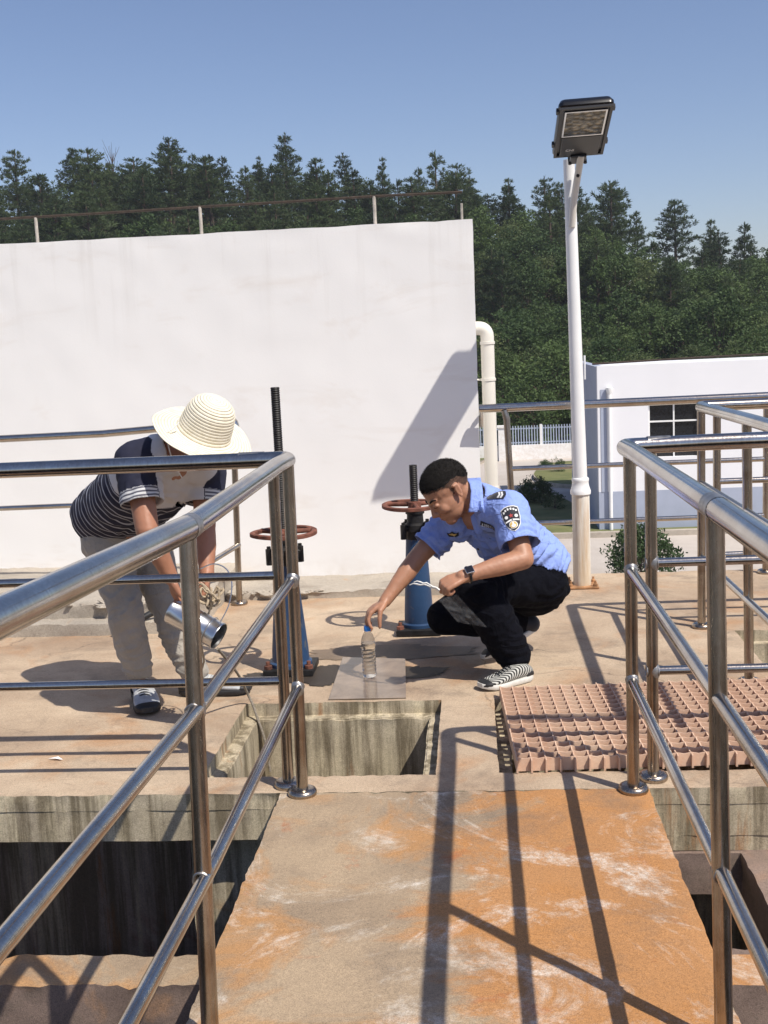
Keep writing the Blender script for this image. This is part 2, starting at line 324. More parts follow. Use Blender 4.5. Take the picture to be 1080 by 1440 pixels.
# ------------------------------------------------------------------ mesh helpers
class MB:
    def __init__(s): s.v = []; s.f = []
    def add(s, vs, fs):
        o = len(s.v); s.v += [V(p) for p in vs]; s.f += [tuple(i + o for i in f) for f in fs]; return s
    def box(s, c, d, m=None):
        c = V(c); q = []
        for z in (-1, 1):
            for y in (-1, 1):
                for x in (-1, 1):
                    p = V((x * d[0] / 2, y * d[1] / 2, z * d[2] / 2)); q.append(c + (m @ p if m else p))
        return s.add(q, [(0, 2, 3, 1), (4, 5, 7, 6), (0, 1, 5, 4), (2, 6, 7, 3), (0, 4, 6, 2), (1, 3, 7, 5)])
    def tube(s, pts, r, n=16, caps=True):
        pts = [V(p) for p in pts]; rs = r if isinstance(r, (list, tuple)) else [r] * len(pts)
        vs = []; fs = []; t = (pts[1] - pts[0]).normalized()
        a = t.orthogonal().normalized()
        for i, p in enumerate(pts):
            if i == 0: d = pts[1] - pts[0]
            elif i == len(pts) - 1: d = pts[-1] - pts[-2]
            else: d = (pts[i + 1] - p).normalized() + (p - pts[i - 1]).normalized()
            d = d.normalized() if d.length > 1e-9 else t
            a = (a - d * a.dot(d)).normalized(); b = d.cross(a); t = d
            for k in range(n):
                an = 2 * math.pi * k / n; vs.append(p + (a * math.cos(an) + b * math.sin(an)) * rs[i])
        for i in range(len(pts) - 1):
            for k in range(n): fs.append((i * n + k, i * n + (k + 1) % n, (i + 1) * n + (k + 1) % n, (i + 1) * n + k))
        if caps: fs.append(tuple(range(n - 1, -1, -1))); fs.append(tuple((len(pts) - 1) * n + k for k in range(n)))
        return s.add(vs, fs)
    def lathe(s, prof, n=32, m=None, cap=True):      # prof: (radius, height)
        vs = []; fs = []
        for r, z in prof:
            for k in range(n):
                an = 2 * math.pi * k / n; p = V((r * math.cos(an), r * math.sin(an), z)); vs.append(m @ p if m else p)
        for i in range(len(prof) - 1):
            for k in range(n): fs.append((i * n + k, i * n + (k + 1) % n, (i + 1) * n + (k + 1) % n, (i + 1) * n + k))
        if cap:
            if prof[0][0] > 1e-6: fs.append(tuple(range(n - 1, -1, -1)))
            if prof[-1][0] > 1e-6: fs.append(tuple((len(prof) - 1) * n + k for k in range(n)))
        return s.add(vs, fs)
    def ell(s, c, r, m=None, n=20):
        c = V(c); r = (r, r, r) if isinstance(r, (int, float)) else r
        vs = []; fs = []; h = n // 2
        for i in range(1, h):
            th = math.pi * i / h
            for k in range(n):
                ph = 2 * math.pi * k / n
                p = V((r[0] * math.sin(th) * math.cos(ph), r[1] * math.sin(th) * math.sin(ph), r[2] * math.cos(th)))
                vs.append(c + (m @ p if m else p))
        tp = V((0, 0, r[2])); bt = V((0, 0, -r[2]))
        vs.append(c + (m @ tp if m else tp)); vs.append(c + (m @ bt if m else bt)); T = len(vs) - 2; B = T + 1
        for k in range(n):
            fs.append((T, k, (k + 1) % n)); fs.append((B, (h - 2) * n + (k + 1) % n, (h - 2) * n + k))
            for i in range(h - 2): fs.append((i * n + k, (i + 1) * n + k, (i + 1) * n + (k + 1) % n, i * n + (k + 1) % n))
        return s.add(vs, fs)
    def chain(s, pr, n=18):                    # rounded tapered limb through (point, radius)
        for i, (p, r) in enumerate(pr):
            s.ell(p, r, None, n)
            if i: s.tube([pr[i - 1][0], p], [pr[i - 1][1], r], n)
        return s
    def loft(s, rings, n=28, pw=2.3):          # rings: (centre, side vector, front vector)
        vs = []; fs = []
        for c, a, b in rings:
            for k in range(n):
                t = 2 * math.pi * k / n; x = math.cos(t); y = math.sin(t)
                q = (abs(x) ** pw + abs(y) ** pw) ** (-1 / pw)
                vs.append(V(c) + V(a) * x * q + V(b) * y * q)
        for i in range(len(rings) - 1):
            for k in range(n): fs.append((i * n + k, i * n + (k + 1) % n, (i + 1) * n + (k + 1) % n, (i + 1) * n + k))
        fs.append(tuple(range(n - 1, -1, -1))); fs.append(tuple((len(rings) - 1) * n + k for k in range(n)))
        return s.add(vs, fs)
    def mesh(s, name, mat, smooth=True):
        me = bpy.data.meshes.new(name); me.from_pydata([tuple(p) for p in s.v], [], s.f); me.update()
        if mat: me.materials.append(MATS[mat])
        if smooth:
            me.shade_smooth()
            try: me.set_sharp_from_angle(angle=math.radians(38))
            except Exception: pass
        return me

def link(name, me, parent=None, loc=None):
    o = bpy.data.objects.new(name, me); col.objects.link(o)
    if parent is not None:
        o.parent = parent
        w = V((0, 0, 0)); q = parent
        while q is not None: w += q.location; q = q.parent
        o.location = loc if loc is not None else -w      # meshes are written in world coordinates
    elif loc is not None: o.location = loc
    return o
def part(name, mb, mat, parent, smooth=True): return link(name, mb.mesh(name, mat, smooth), parent)
def tag(o, label, cat, group=None):
    o['label'] = label; o['category'] = cat
    if group: o['group'] = group
    return o
def thing(name, label, cat, loc=(0, 0, 0), group=None):
    o = bpy.data.objects.new(name, None); col.objects.link(o); o.location = loc; o.empty_display_size = .1
    return tag(o, label, cat, group)
def struct(name, mb, mat, smooth=False):
    o = link(name, mb.mesh(name, mat, smooth)); o['kind'] = 'structure'; return o
def bevel(o, w, seg=2):
    m = o.modifiers.new('bevel', 'BEVEL'); m.width = w; m.segments = seg; m.limit_method = 'ANGLE'; return o
def fuse(mb, voxel, smooth=6, name='fused'):
    o = bpy.data.objects.new('tmp', mb.mesh('tmp', None, False)); col.objects.link(o)
    r = o.modifiers.new('r', 'REMESH'); r.mode = 'VOXEL'; r.voxel_size = voxel
    if smooth: q = o.modifiers.new('s', 'SMOOTH'); q.factor = .5; q.iterations = smooth
    dg = bpy.context.evaluated_depsgraph_get(); dg.update()
    me = bpy.data.meshes.new_from_object(o.evaluated_get(dg)); me.name = name
    bpy.data.objects.remove(o); me.shade_smooth(); return me
def nz(p, s, o=0.): return noise.noise(V((p[0] * s + o, p[1] * s + o * .7, p[2] * s - o)))

# rough-edged concrete: a fine grid with holes, chipped rims and walls going down
def slab(name, mat, x0, x1, y0, y1, solid, z0, depth, step=.03, cuts_x=(), cuts_y=(), chip=.006, wave=.003, wall_mat=None, zs=7):
    def axis(a, b, cuts):
        ks = sorted({a, b, *[c for c in cuts if a < c < b]}); r = []
        for p, q in zip(ks, ks[1:]):
            n = max(1, round((q - p) / step)); r += [p + (q - p) * i / n for i in range(n)]
        return r + [b]
    xs = axis(x0, x1, cuts_x); ys = axis(y0, y1, cuts_y)
    ok = [[solid((xs[i] + xs[i + 1]) / 2, (ys[j] + ys[j + 1]) / 2) for j in range(len(ys) - 1)] for i in range(len(xs) - 1)]
    nx, ny = len(xs) - 1, len(ys) - 1
    S = lambda i, j: 0 <= i < nx and 0 <= j < ny and ok[i][j]
    vid = {}; vs = []; fs = []; mi = []
    def vert(i, j, k):
        if (i, j, k) in vid: return vid[(i, j, k)]
        x, y = xs[i], ys[j]; edge = not (S(i - 1, j - 1) and S(i, j - 1) and S(i - 1, j) and S(i, j))
        if k == 0:
            z = z0 + wave * noise.noise(V((x * 3, y * 3, 1))) + wave * .5 * noise.noise(V((x * 14, y * 14, 5)))
            if edge:
                x0_, y0_ = x, y; z -= max(0, noise.noise(V((x * 30, y * 30, 2))) + .1) * chip * 1.2
                x += (noise.noise(V((x0_ * 47, y0_ * 47, 7))) * .45 + noise.noise(V((x0_ * 7, y0_ * 7, 3))) * .5) * chip; y += (noise.noise(V((x0_ * 47, y0_ * 47, 11))) * .45 + noise.noise(V((x0_ * 7, y0_ * 7, 19))) * .5) * chip
        else:
            z = z0 - depth * (k / zs) ** 1.3
            x += noise.noise(V((x * 9, y * 9, z * 12))) * chip * .9; y += noise.noise(V((x * 9 + 5, y * 9, z * 12))) * chip * .9
        vid[(i, j, k)] = len(vs); vs.append((x, y, z)); return vid[(i, j, k)]
    def wall(a, b):
        for k in range(zs):
            fs.append((vert(*a, k), vert(*a, k + 1), vert(*b, k + 1), vert(*b, k))); mi.append(1 if wall_mat else 0)
    for i in range(nx):
        for j in range(ny):
            if not ok[i][j]: continue
            fs.append((vert(i, j, 0), vert(i + 1, j, 0), vert(i + 1, j + 1, 0), vert(i, j + 1, 0))); mi.append(0)
            if not S(i, j - 1): wall((i, j), (i + 1, j))
            if not S(i, j + 1): wall((i + 1, j + 1), (i, j + 1))
            if not S(i - 1, j): wall((i, j + 1), (i, j))
            if not S(i + 1, j): wall((i + 1, j), (i + 1, j + 1))
    me = bpy.data.meshes.new(name); me.from_pydata(vs, [], fs); me.materials.append(MATS[mat])
    if wall_mat: me.materials.append(MATS[wall_mat]); me.polygons.foreach_set('material_index', mi)
    me.shade_smooth()
    try: me.set_sharp_from_angle(angle=math.radians(50))
    except Exception: pass
    o = link(name, me); o['kind'] = 'structure'; return o

# ================================================================== SETTING: concrete works
def inr(x, y, r): return r[0] < x < r[1] and r[2] < y < r[3]
H1 = (-.96, -.165, 3.62, 4.40); H2 = (.045, 1.10, 3.625, 4.40); H3 = (1.2, 2.8, 4.72, 5.35)
def shrink(r, d): return (r[0] + d, r[1] - d, r[2] + d, r[3] - d)
cx = [H1[0], H1[1], H2[0], H2[1], H3[0], H3[1], -.66, .51]; cy = [H1[2], H1[3], H2[2], H2[3], H3[2], H3[3], 5.5]
slab('concrete_platform', 'platform_concrete', -4.5, 4.2, 3.48, 6.72, lambda x, y: not (inr(x, y, H1) or inr(x, y, H2) or inr(x, y, H3)),
     0, .056, .03, cx, cy, wall_mat='shaft_concrete', zs=3, wave=.0016)
I1, I2, I3 = shrink(H1, .045), shrink(H2, .045), shrink(H3, .03)
cx2 = [I1[0], I1[1], I2[0], I2[1], I3[0], I3[1], .51]; cy2 = [I1[2], I1[3], I2[2], I2[3], I3[2], I3[3]]
slab('platform_edge', 'shaft_concrete', -4.5, 4.2, 3.482, 6.715, lambda x, y: not (inr(x, y, I1) or inr(x, y, I2) or inr(x, y, I3)),
     -.053, .11, .045, cx2, cy2, chip=.007, zs=4)
for nm, I, dep in (('drain_shaft', I1, .95), ('grating_shaft', I2, .95), ('rear_shaft', I3, .95)):
    J = shrink(I, .006); O = shrink(I, -.10 if nm != 'drain_shaft' else -.09)
    O = (O[0], O[1], max(O[2], 3.55), O[3])
    slab(nm, 'shaft_concrete', *O, lambda x, y, J=J: not inr(x, y, J), -.0565, dep, .03, [J[0], J[1]], [J[2], J[3]], chip=.008, zs=18)
slab('concrete_walkway', 'walkway_concrete', -.665, .515, .2, 3.474, lambda x, y: True, 0.001, .17, .022, chip=.010, wave=.004, wall_mat='shaft_concrete', zs=6)
m = MB(); m.box((.9, 3.506, -.188), (.78 + 4, .04, .052)); m.v = [V((max(p.x, .53), p.y, p.z)) for p in m.v]
struct('platform_edge_face', m, 'shaft_concrete')
# the lower shelves and beams beside the walkway
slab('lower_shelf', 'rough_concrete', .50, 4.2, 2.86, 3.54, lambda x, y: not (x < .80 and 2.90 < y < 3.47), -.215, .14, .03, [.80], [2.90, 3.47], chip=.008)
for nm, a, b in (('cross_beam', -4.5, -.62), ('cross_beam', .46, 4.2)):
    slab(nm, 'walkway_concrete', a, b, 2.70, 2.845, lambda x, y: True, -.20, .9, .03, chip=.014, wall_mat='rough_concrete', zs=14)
m = MB(); m.box((-.08, 1.75, -.62), (.62, 3.3, .86)); struct('walkway_support', m, 'dark_concrete')
m = MB(); m.box((-.2, 4.75, -.70), (8.6, .15, 1.05)); m.box((-2.8, 4.15, -.63), (3.3, .12, .92)); m.box((-4.4, 3.2, -.7), (.15, 3., 1.05)); m.box((4.1, 3.2, -.7), (.15, 3., 1.05)); struct('tank_wall', m, 'dark_concrete')
m = MB(); m.box((-.2, 3.0, -1.02), (8.6, 4.2, .1)); struct('tank_sludge', m, 'sludge')
m = MB(); m.box((1.9, 5.9, -2.6), (4.4, 1.5, 4.0)); m.box((-.2, 4.9, -2.8), (8.8, .3, 3.4)); struct('tank_foundation', m, 'kerb_concrete')

# white tank building with the kerb at its foot
wb = thing('plastered_building', 'white plastered flat-roofed building wall with a chipped top edge behind the two people', 'building', (-2.5, 6.7, 0))
o = slab('wall', 'white_plaster', -6.5, .03, 6.70, 13.0, lambda x, y: True, 2.092, 6.6, .07, chip=.0055, wave=.004, zs=60)
del o['kind']; o.parent = wb; o.location = -wb.location
slab('kerb', 'kerb_concrete', -1.44, .035, 6.26, 6.715, lambda x, y: True, .042, .06, .03, chip=.012, wave=.012, zs=3)
slab('kerb', 'kerb_concrete', -4.5, -1.445, 5.66, 6.715, lambda x, y: True, .138, .16, .03, chip=.018, wave=.012, zs=5)
slab('kerb', 'kerb_concrete', -4.5, -1.44, 5.55, 5.67, lambda x, y: True, .066, .09, .03, chip=.009, wave=.006, zs=3)
# broken crust of mortar on the kerb's edge
def chunk_mesh(seed, s):
    random.seed(seed); b = MB(); b.ell((0, 0, 0), (s * random.uniform(.7, 1.5), s, s * .5), None, 8)
    for p in b.v: p += p * noise.noise(p * 60 + V((seed, 0, 0))) * .9
    return b.mesh('chunk', 'kerb_concrete', False)
random.seed(5)
deb = []
for k in range(46):
    if k < 26: p = V((random.uniform(-2.7, -1.5), random.uniform(5.64, 5.70), .14 + random.uniform(-.01, .006)))
    else: p = V((random.uniform(-1.42, -.9), random.uniform(6.24, 6.29), .035 + random.uniform(-.01, .01)))
    deb.append((p, random.uniform(.012, .03)))
b = MB()
for i, (p, s) in enumerate(deb):
    q = MB(); q.ell(p, (s * random.uniform(.8, 1.7), s, s * .45), None, 8)
    for v in q.v: v += (v - p) * noise.noise(v * 50) * .9
    b.add(q.v, q.f)
o = link('mortar_rubble', b.mesh('mortar_rubble', 'kerb_concrete', False)); o['kind'] = 'stuff'; tag(o, 'crumbling grey mortar bits along the kerb under the white wall', 'rubble')

# roof rail on top of the white building
rr = thing('roof_railing', 'thin rusty rail on short posts along the top of the white building', 'railing', (-2.5, 9.5, 2.1))
YR = 9.5
pts = [P(-260, 318, YR), P(0, 308, YR), P(140, 300, YR), P(280, 291, YR), P(400, 284, YR), P(525, 276, YR), P(650, 270, YR)]
part('rail', MB().tube(pts, .011, 8), 'roof_iron', rr)
for (tx, ty) in ((50, 306), (281, 291), (526, 276), (649, 286)):
    t = P(tx, ty, YR); part('post', MB().tube([(t.x, YR, 2.09), (t.x, YR, t.z)], .014 if tx != 649 else .010, 8), 'roof_post', rr)

# ------------------------------------------------------------------ stainless railings
ZT, ZM, ZB = 1.085, .71, .36
def post(root, x, y, h=ZT, r=.019, foot=True, lean=(0, 0), z0=0., welds=()):
    o = part('post', MB().tube([(x, y, z0), (x + lean[0] * .5, y + lean[1] * .5, z0 + (h - z0) * .5), (x + lean[0], y + lean[1], h)], r, 20), 'stainless_post', root)
    if foot:
        m = Matrix.Translation((x, y, z0))
        f = MB().lathe([(.045, .0), (.047, .004), (.047, .012), (.043, .019), (.034, .023), (.021, .024)], 24, m)
        part('flange', f, 'stainless_post', o)
    for (zw, ax) in welds:
        kk = (zw - z0) / (h - z0); w = MB().ell((x + lean[0] * kk + ax[0] * r * .25, y + lean[1] * kk + ax[1] * r * .25, zw), (r * 1.10, r * 1.10, .034), None, 16); part('weld', w, 'weld_grey', o)
        for s_ in (-1, 1):        # bead where the rail meets the post
            c_ = V((x + lean[0] * kk, y + lean[1] * kk + s_ * r * .97, zw)) if abs(ax[0]) < .5 else V((x + lean[0] * kk + s_ * r * .97, y + lean[1] * kk, zw))
            e1, e2 = (V((1, 0, 0)), V((0, 0, 1))) if abs(ax[0]) < .5 else (V((0, 1, 0)), V((0, 0, 1)))
            rg_ = [c_ + (e1 * math.cos(a_) + e2 * math.sin(a_)) * (.0165 + .0008 * math.sin(5 * a_ + zw * 9)) for a_ in [2 * math.pi * k_ / 18 for k_ in range(19)]]
            part('weld_bead', MB().tube(rg_, .0028, 6, False), 'weld_grey', o)
    return o
def rail(root, pts, r, name='rail', n=20): return part(name, MB().tube(pts, r, n), 'stainless_rail', root)
def bend(a, b, c, r, k=6):      # rounded corner from a over b to c
    a, b, c = V(a), V(b), V(c); u = (a - b).normalized() * r; w = (c - b).normalized() * r; out = []
    for i in range(k + 1):
        t = i / k; out.append((b + u) * (1 - t) ** 2 + b * 2 * t * (1 - t) + (b + w) * t * t)
    return out
RT, RM = .0255, .0155
L = thing('walkway_railing', 'polished steel tube railing along the left side of the rust-stained walkway', 'railing', (-.585, 3.46, 0), 'steel tube railings')
nT, nM, nB = (P(0, 868, 1.34), P(0, 1330, 1.25), P(180, 1440, 1.645))
def ext(a, b, t): a, b = V(a), V(b); return a + (b - a) * t
q = V((-.585, 2.245, ZT))
rail(L, [ext(q, nT, 1.8), nT, q], RT + .001, 'top_rail')
rail(L, [q, (-.585, 3.3, ZT + .002)] + bend((-.585, 3.3, ZT), (-.578, 3.515, ZT), (-.8, 3.525, ZT), .045) + [(-.8, 3.525, ZT - .002), (-4.2, 3.525, ZT - .01)], RT, 'top_rail')
for z, nn in ((ZM, nM), (ZB, nB)):
    q = V((-.585, 2.25, z - (0 if z > .5 else .004)))
    rail(L, [ext(q, nn, 1.7), nn, q], RM, 'mid_rail'); rail(L, [q, (-.585, 3.46, z)], RM, 'mid_rail')
    rail(L, [(-.64, 3.535, z), (-4.2, 3.535, z - .004)], .0145, 'cross_rail')
WL = [(ZM, (0, -1)), (ZB, (0, -1))]
post(L, -.59, 3.462, lean=(.014, 0), welds=WL); post(L, -.648, 3.535, lean=(.012, 0), r=.0185)
post(L, -.592, 2.150, r=.0185, lean=(.004, .096), foot=False, welds=[(ZM, (.2, 1)), (ZB, (.2, 1))]); post(L, -2.6, 3.535); post(L, -.63, 1.05)
R_ = thing('walkway_railing', 'polished steel tube railing along the right side of the walkway beside the pink grating', 'railing', (.463, 3.46, 0), 'steel tube railings')
rail(R_, [(.463, .6, ZT + .012), (.463, 2.24, ZT + .008), (.463, 3.3, ZT)] + bend((.463, 3.3, ZT), (.455, 3.54, ZT - .002), (.7, 3.555, ZT - .002), .05) + [(.7, 3.555, ZT), (4, 3.56, ZT + .02)], RT, 'top_rail')
for z in (ZM, ZB):
    rail(R_, [(.463, .6, z + .01), (.463, 2.24, z + .006), (.463, 3.46, z)], RM, 'mid_rail')
    rail(R_, [(.54, 3.555, z + .002), (4, 3.56, z + .014)], .0145, 'cross_rail')
post(R_, .464, 3.458, welds=[(ZM, (0, -1)), (ZB, (0, -1))]); post(R_, .541, 3.556, r=.0185, welds=[(ZM, (1, 0)), (ZB, (1, 0))])
post(R_, .463, 2.15, r=.0185, lean=(0, .085), foot=False, welds=[(ZB, (0, .6))]); post(R_, .463, 1.05); post(R_, 2.4, 3.558)
part('weld_band', MB().tube([(-.585, 2.225, ZT + .0005), (-.585, 2.268, ZT)], RT + .0012, 24, False), 'weld_grey', L)
part('weld_band', MB().tube([(.463, 2.195, ZT + .008), (.463, 2.265, ZT + .008)], RT + .0006, 24, False), 'weld_grey', R_)
part('weld_band', MB().tube([(-.66, 3.522, ZT), (-.74, 3.525, ZT)], RT + .0006, 24, False), 'weld_grey', L)
part('weld_band', MB().tube([(.53, 3.547, ZT), (.60, 3.552, ZT)], RT + .0006, 24, False), 'weld_grey', R_)
R2 = thing('pit_railing', 'steel tube railing with a rounded corner around the small pit behind the grating', 'railing', (1.06, 5.42, 0), 'steel tube railings')
Z2 = 1.062
rail(R2, [(1.06, 3.6, Z2 + .012), (1.06, 4.5, Z2 + .008)] + bend((1.06, 4.5, Z2), (1.055, 5.445, Z2), (1.5, 5.46, Z2), .05) + [(1.5, 5.46, Z2), (4, 5.5, Z2 + .02)], RT, 'top_rail')
for z in (.70, .345):
    rail(R2, [(1.06, 3.6, z + .012), (1.06, 5.42, z)], RM, 'mid_rail'); rail(R2, [(1.14, 5.465, z), (4, 5.5, z + .01)], .0145, 'cross_rail')
post(R2, 1.06, 5.42, Z2); post(R2, 1.142, 5.466, Z2, r=.0185); post(R2, 1.074, 4.53, Z2, lean=(-.014, 0)); post(R2, 2.4, 5.48, Z2)
R3 = thing('platform_railing', 'long straight steel tube railing on the far platform edge behind the lamp post', 'railing', (.19, 6.6, 0), 'steel tube railings')
rail(R3, [(.035, 6.62, 1.014), (.6, 6.61, 1.016), (4, 6.6, 1.03)], .0245, 'top_rail')
rail(R3, [(.045, 6.78, .90), (.045, 6.66, 1.0), (.05, 6.62, 1.01)], .012, 'bracket')
for z in (.66, .335): rail(R3, [(.2, 6.6, z), (4, 6.6, z + .012)], .0145, 'mid_rail')
part('post', MB().tube([(.212, 6.6, 0), (.205, 6.6, .5), (.190, 6.6, .95), (.178, 6.605, 1.0)], .019, 16), 'stainless_post', R3)
post(R3, 1.655, 6.6, 1.02); post(R3, 3.2, 6.6, 1.02)
R4 = thing('wall_railing', 'steel tube railing beside the white wall behind the bending person', 'railing', (-1.33, 6.16, 0), 'steel tube railings')
rail(R4, [(-4.4, 6.16, .965), (-2.05, 6.16, .989), (-1.45, 6.16, 1.02)] + bend((-1.45, 6.16, 1.02), (-1.30, 6.16, 1.05), (-1.31, 6.16, .7), .06) , .021, 'top_rail')
rail(R4, [(-4.4, 6.16, .58), (-1.33, 6.16, .60)], .0145, 'mid_rail')
a, b = P(336, 766, 6.16), P(300, 788, 5.95); rail(R4, [a, b, ext(a, b, 1.6)], .0145, 'brace_rail')
post(R4, -1.345, 6.16, 1.0, r=.0175, lean=(.03, 0))
part('post', MB().tube([(-2.9, 6.16, .13), (-2.9, 6.16, .97)], .019, 12), 'stainless_post', R4)

# ------------------------------------------------------------------ lamp post
lp = thing('lamp_post', 'white lamp post with a flat black floodlight head and a rust-streaked foot', 'lamp post', (.588, 6.375, 0))
bx, by = .583, 6.375
b = MB().box((bx, by, .008), (.175, .15, .012)); bevel(part('base_plate', b, 'rusted_plate', lp, False), .003)
for dx in (-.068, .068):
    for dy in (-.055, .055): part('bolt', MB().lathe([(.012, .015), (.012, .028), (.006, .03), (.006, .045)], 8, Matrix.Translation((bx + dx, by + dy, 0))), 'rusted_plate', lp)
b = MB(); n = 40; vs = []; fs = []
for i in range(13):
    z = .014 + (.55 - .014) * i / 12
    for k in range(n):
        a = 2 * math.pi * k / n; r = (.049 if k % 5 else .0465) + .001 * (1 - i / 12); vs.append((bx + r * math.cos(a), by + r * math.sin(a), z))
for i in range(12):
    for k in range(n): fs.append((i * n + k, i * n + (k + 1) % n, (i + 1) * n + (k + 1) % n, (i + 1) * n + k))
b.add(vs, fs); part('foot_sleeve', b, 'rust_stained_white', lp)
part('collar', MB().lathe([(.048, .53), (.0565, .532), (.0575, .548), (.055, .556), (.048, .578), (.0455, .60), (.0475, .606), (.0475, .618), (.044, .624), (.040, .626)], 32, Matrix.Translation((bx, by, 0))), 'white_paint', lp)
pt = V((.553, 6.362, 2.34))
part('pole', MB().tube([(bx, by, .55), ext((bx, by, .62), pt, .5), pt], [.040, .0345, .030], 28), 'white_paint', lp)
arm = part('arm', MB().tube([(.560, 6.335, 1.99), (.570, 6.305, 2.12), (.590, 6.255, 2.25), (.602, 6.20, 2.335)], .0185, 16), 'ivory_plastic', lp)
part('arm_bolt', MB().ell((.588, 6.24, 2.24), .010, None, 8), 'black_iron', arm)
Pb, Pt = V((.588, 6.215, 2.345)), V((.592, 5.765, 2.505))
u = (Pt - Pb).normalized(); w = V((-1, 0, -.03)); w = (w - u * w.dot(u)).normalized(); nn = w.cross(u).normalized()
HM = Matrix((w, u, nn)).transposed().to_4x4(); HM.translation = Pb
LEN = (Pt - Pb).length
def rrect(hw, y0, y1, r, k=5):
    out = []
    for cxx, cyy, a0 in ((hw - r, y0 + r, -90), (hw - r, y1 - r, 0), (-hw + r, y1 - r, 90), (-hw + r, y0 + r, 180)):
        for i in range(k + 1):
            a = math.radians(a0 + 90 * i / k); out.append((cxx + r * math.cos(a), cyy + r * math.sin(a)))
    return out
def prism_rings(mb, rings, M, cap=True):
    n = len(rings[0]); vs = []; fs = []
    for rg in rings: vs += [M @ V(p) for p in rg]
    for i in range(len(rings) - 1):
        for k in range(n): fs.append((i * n + k, i * n + (k + 1) % n, (i + 1) * n + (k + 1) % n, (i + 1) * n + k))
    if cap: fs.append(tuple(range(n - 1, -1, -1))); fs.append(tuple((len(rings) - 1) * n + k for k in range(n)))
    return mb.add(vs, fs)
b = MB()
rg = []
for hw, a, c, z in ((.128, 0, LEN, .0), (.133, -.005, LEN + .005, .006), (.133, -.005, LEN + .005, .022), (.122, .02, LEN - .012, .046), (.09, .08, LEN - .06, .060)):
    rg.append([(x, y, z + .012 * math.sin(math.pi * min(1, max(0, y / LEN)))) for x, y in rrect(hw, a, c, .025)])
prism_rings(b, rg, HM); head = part('lamp_head', b, 'lamp_black', lp)
def flat(hw0, hw1, y0, y1, z):
    return [(-hw0, y0, z), (hw0, y0, z), (hw1, y1, z), (-hw1, y1, z)]
def frame(name, y0, y1, hw, t, z0, z1, mat):
    b = MB()
    for (c, d) in (((0, y0 + t / 2), (2 * hw, t)), ((0, y1 - t / 2), (2 * hw, t)), ((-hw + t / 2, (y0 + y1) / 2), (t, y1 - y0 - 2 * t)), ((hw - t / 2, (y0 + y1) / 2), (t, y1 - y0 - 2 * t))):
        b.box((c[0], c[1], (z0 + z1) / 2), (d[0], d[1], abs(z1 - z0)))
    b.v = [HM @ p for p in b.v]; return part(name, b, mat, head, False)
frame('rim', .0, LEN, .128, .014, -.012, -.0015, 'lamp_black')
frame('reflector_frame', .215, LEN - .025, .103, .008, -.016, -.0015, 'sheet_steel')
b = MB().box((0, (.223 + LEN - .033) / 2, -.005), (.19, LEN - .033 - .223, .006)); b.v = [HM @ p for p in b.v]; part('reflector', b, 'lamp_reflector', head, False)
b = MB().box((0, .11, -.008), (.20, .19, .012)); b.v = [HM @ p for p in b.v]; bevel(part('driver_cover', b, 'lamp_black', head, False), .004)
b = MB().box((0, -.02, .0), (.085, .08, .05)); b.v = [HM @ p for p in b.v]; bevel(part('clamp', b, 'lamp_black', head, False), .006)
for sx in (-1, 1):
    for yy in (.10, .42): b = MB().box((sx * .136, yy, .012), (.012, .03, .02)); b.v = [HM @ p for p in b.v]; part('clip', b, 'lamp_black', head, False)
    b = MB().tube([(sx * .04, -.045, -.03), (sx * .04, -.045, .02)], .009, 8); b.v = [HM @ p for p in b.v]; part('bolt', b, 'black_iron', head)
def text(body, size, mat, M, parent, name='lettering', ext_=.0006):
    cu = bpy.data.curves.new('t', 'FONT'); cu.body = body; cu.size = size; cu.align_x = 'CENTER'; cu.align_y = 'CENTER'; cu.extrude = ext_
    o = bpy.data.objects.new('t', cu); col.objects.link(o); dg = bpy.context.evaluated_depsgraph_get(); dg.update()
    me = bpy.data.meshes.new_from_object(o.evaluated_get(dg)); bpy.data.objects.remove(o)
    me.transform(M); me.materials.clear(); me.materials.append(MATS[mat]); return link(name, me, parent)
TM = HM @ Matrix(((-1, 0, 0, .05), (0, 1, 0, .075), (0, 0, -1, -.0152), (0, 0, 0, 1)))
text('CNI', .026, 'cast_white', TM, head)

# drain pipe coming out of the white building's side
dp = thing('drain_pipe', 'cream plastic drain pipe with an elbow at the right end of the white building', 'pipe', (.095, 7.0, -4.5))
part('pipe', MB().tube([(.0, 7.0, 1.475)] + bend((0, 7, 1.475), (.098, 7.0, 1.475), (.098, 7, 1.2), .055) + [(.098, 7.0, 1.2), (.098, 7.0, -4.5)], .041, 24), 'ivory_plastic', dp)
for z in (1.385, 1.165, .5): part('clip', MB().lathe([(.0415, z - .009), (.0455, z - .008), (.0455, z + .008), (.0415, z + .009)], 24, Matrix.Translation((.098, 7, 0)), False), 'ivory_plastic', dp)
part('bracket', MB().tube([(.02, 7.0, 1.165), (.098, 7.0, 1.165)], .006, 8), 'ivory_plastic', dp)
part('bracket', MB().tube([(.075, 7.0, 1.385), (.12, 6.97, 1.385)], .004, 8), 'ivory_plastic', dp)

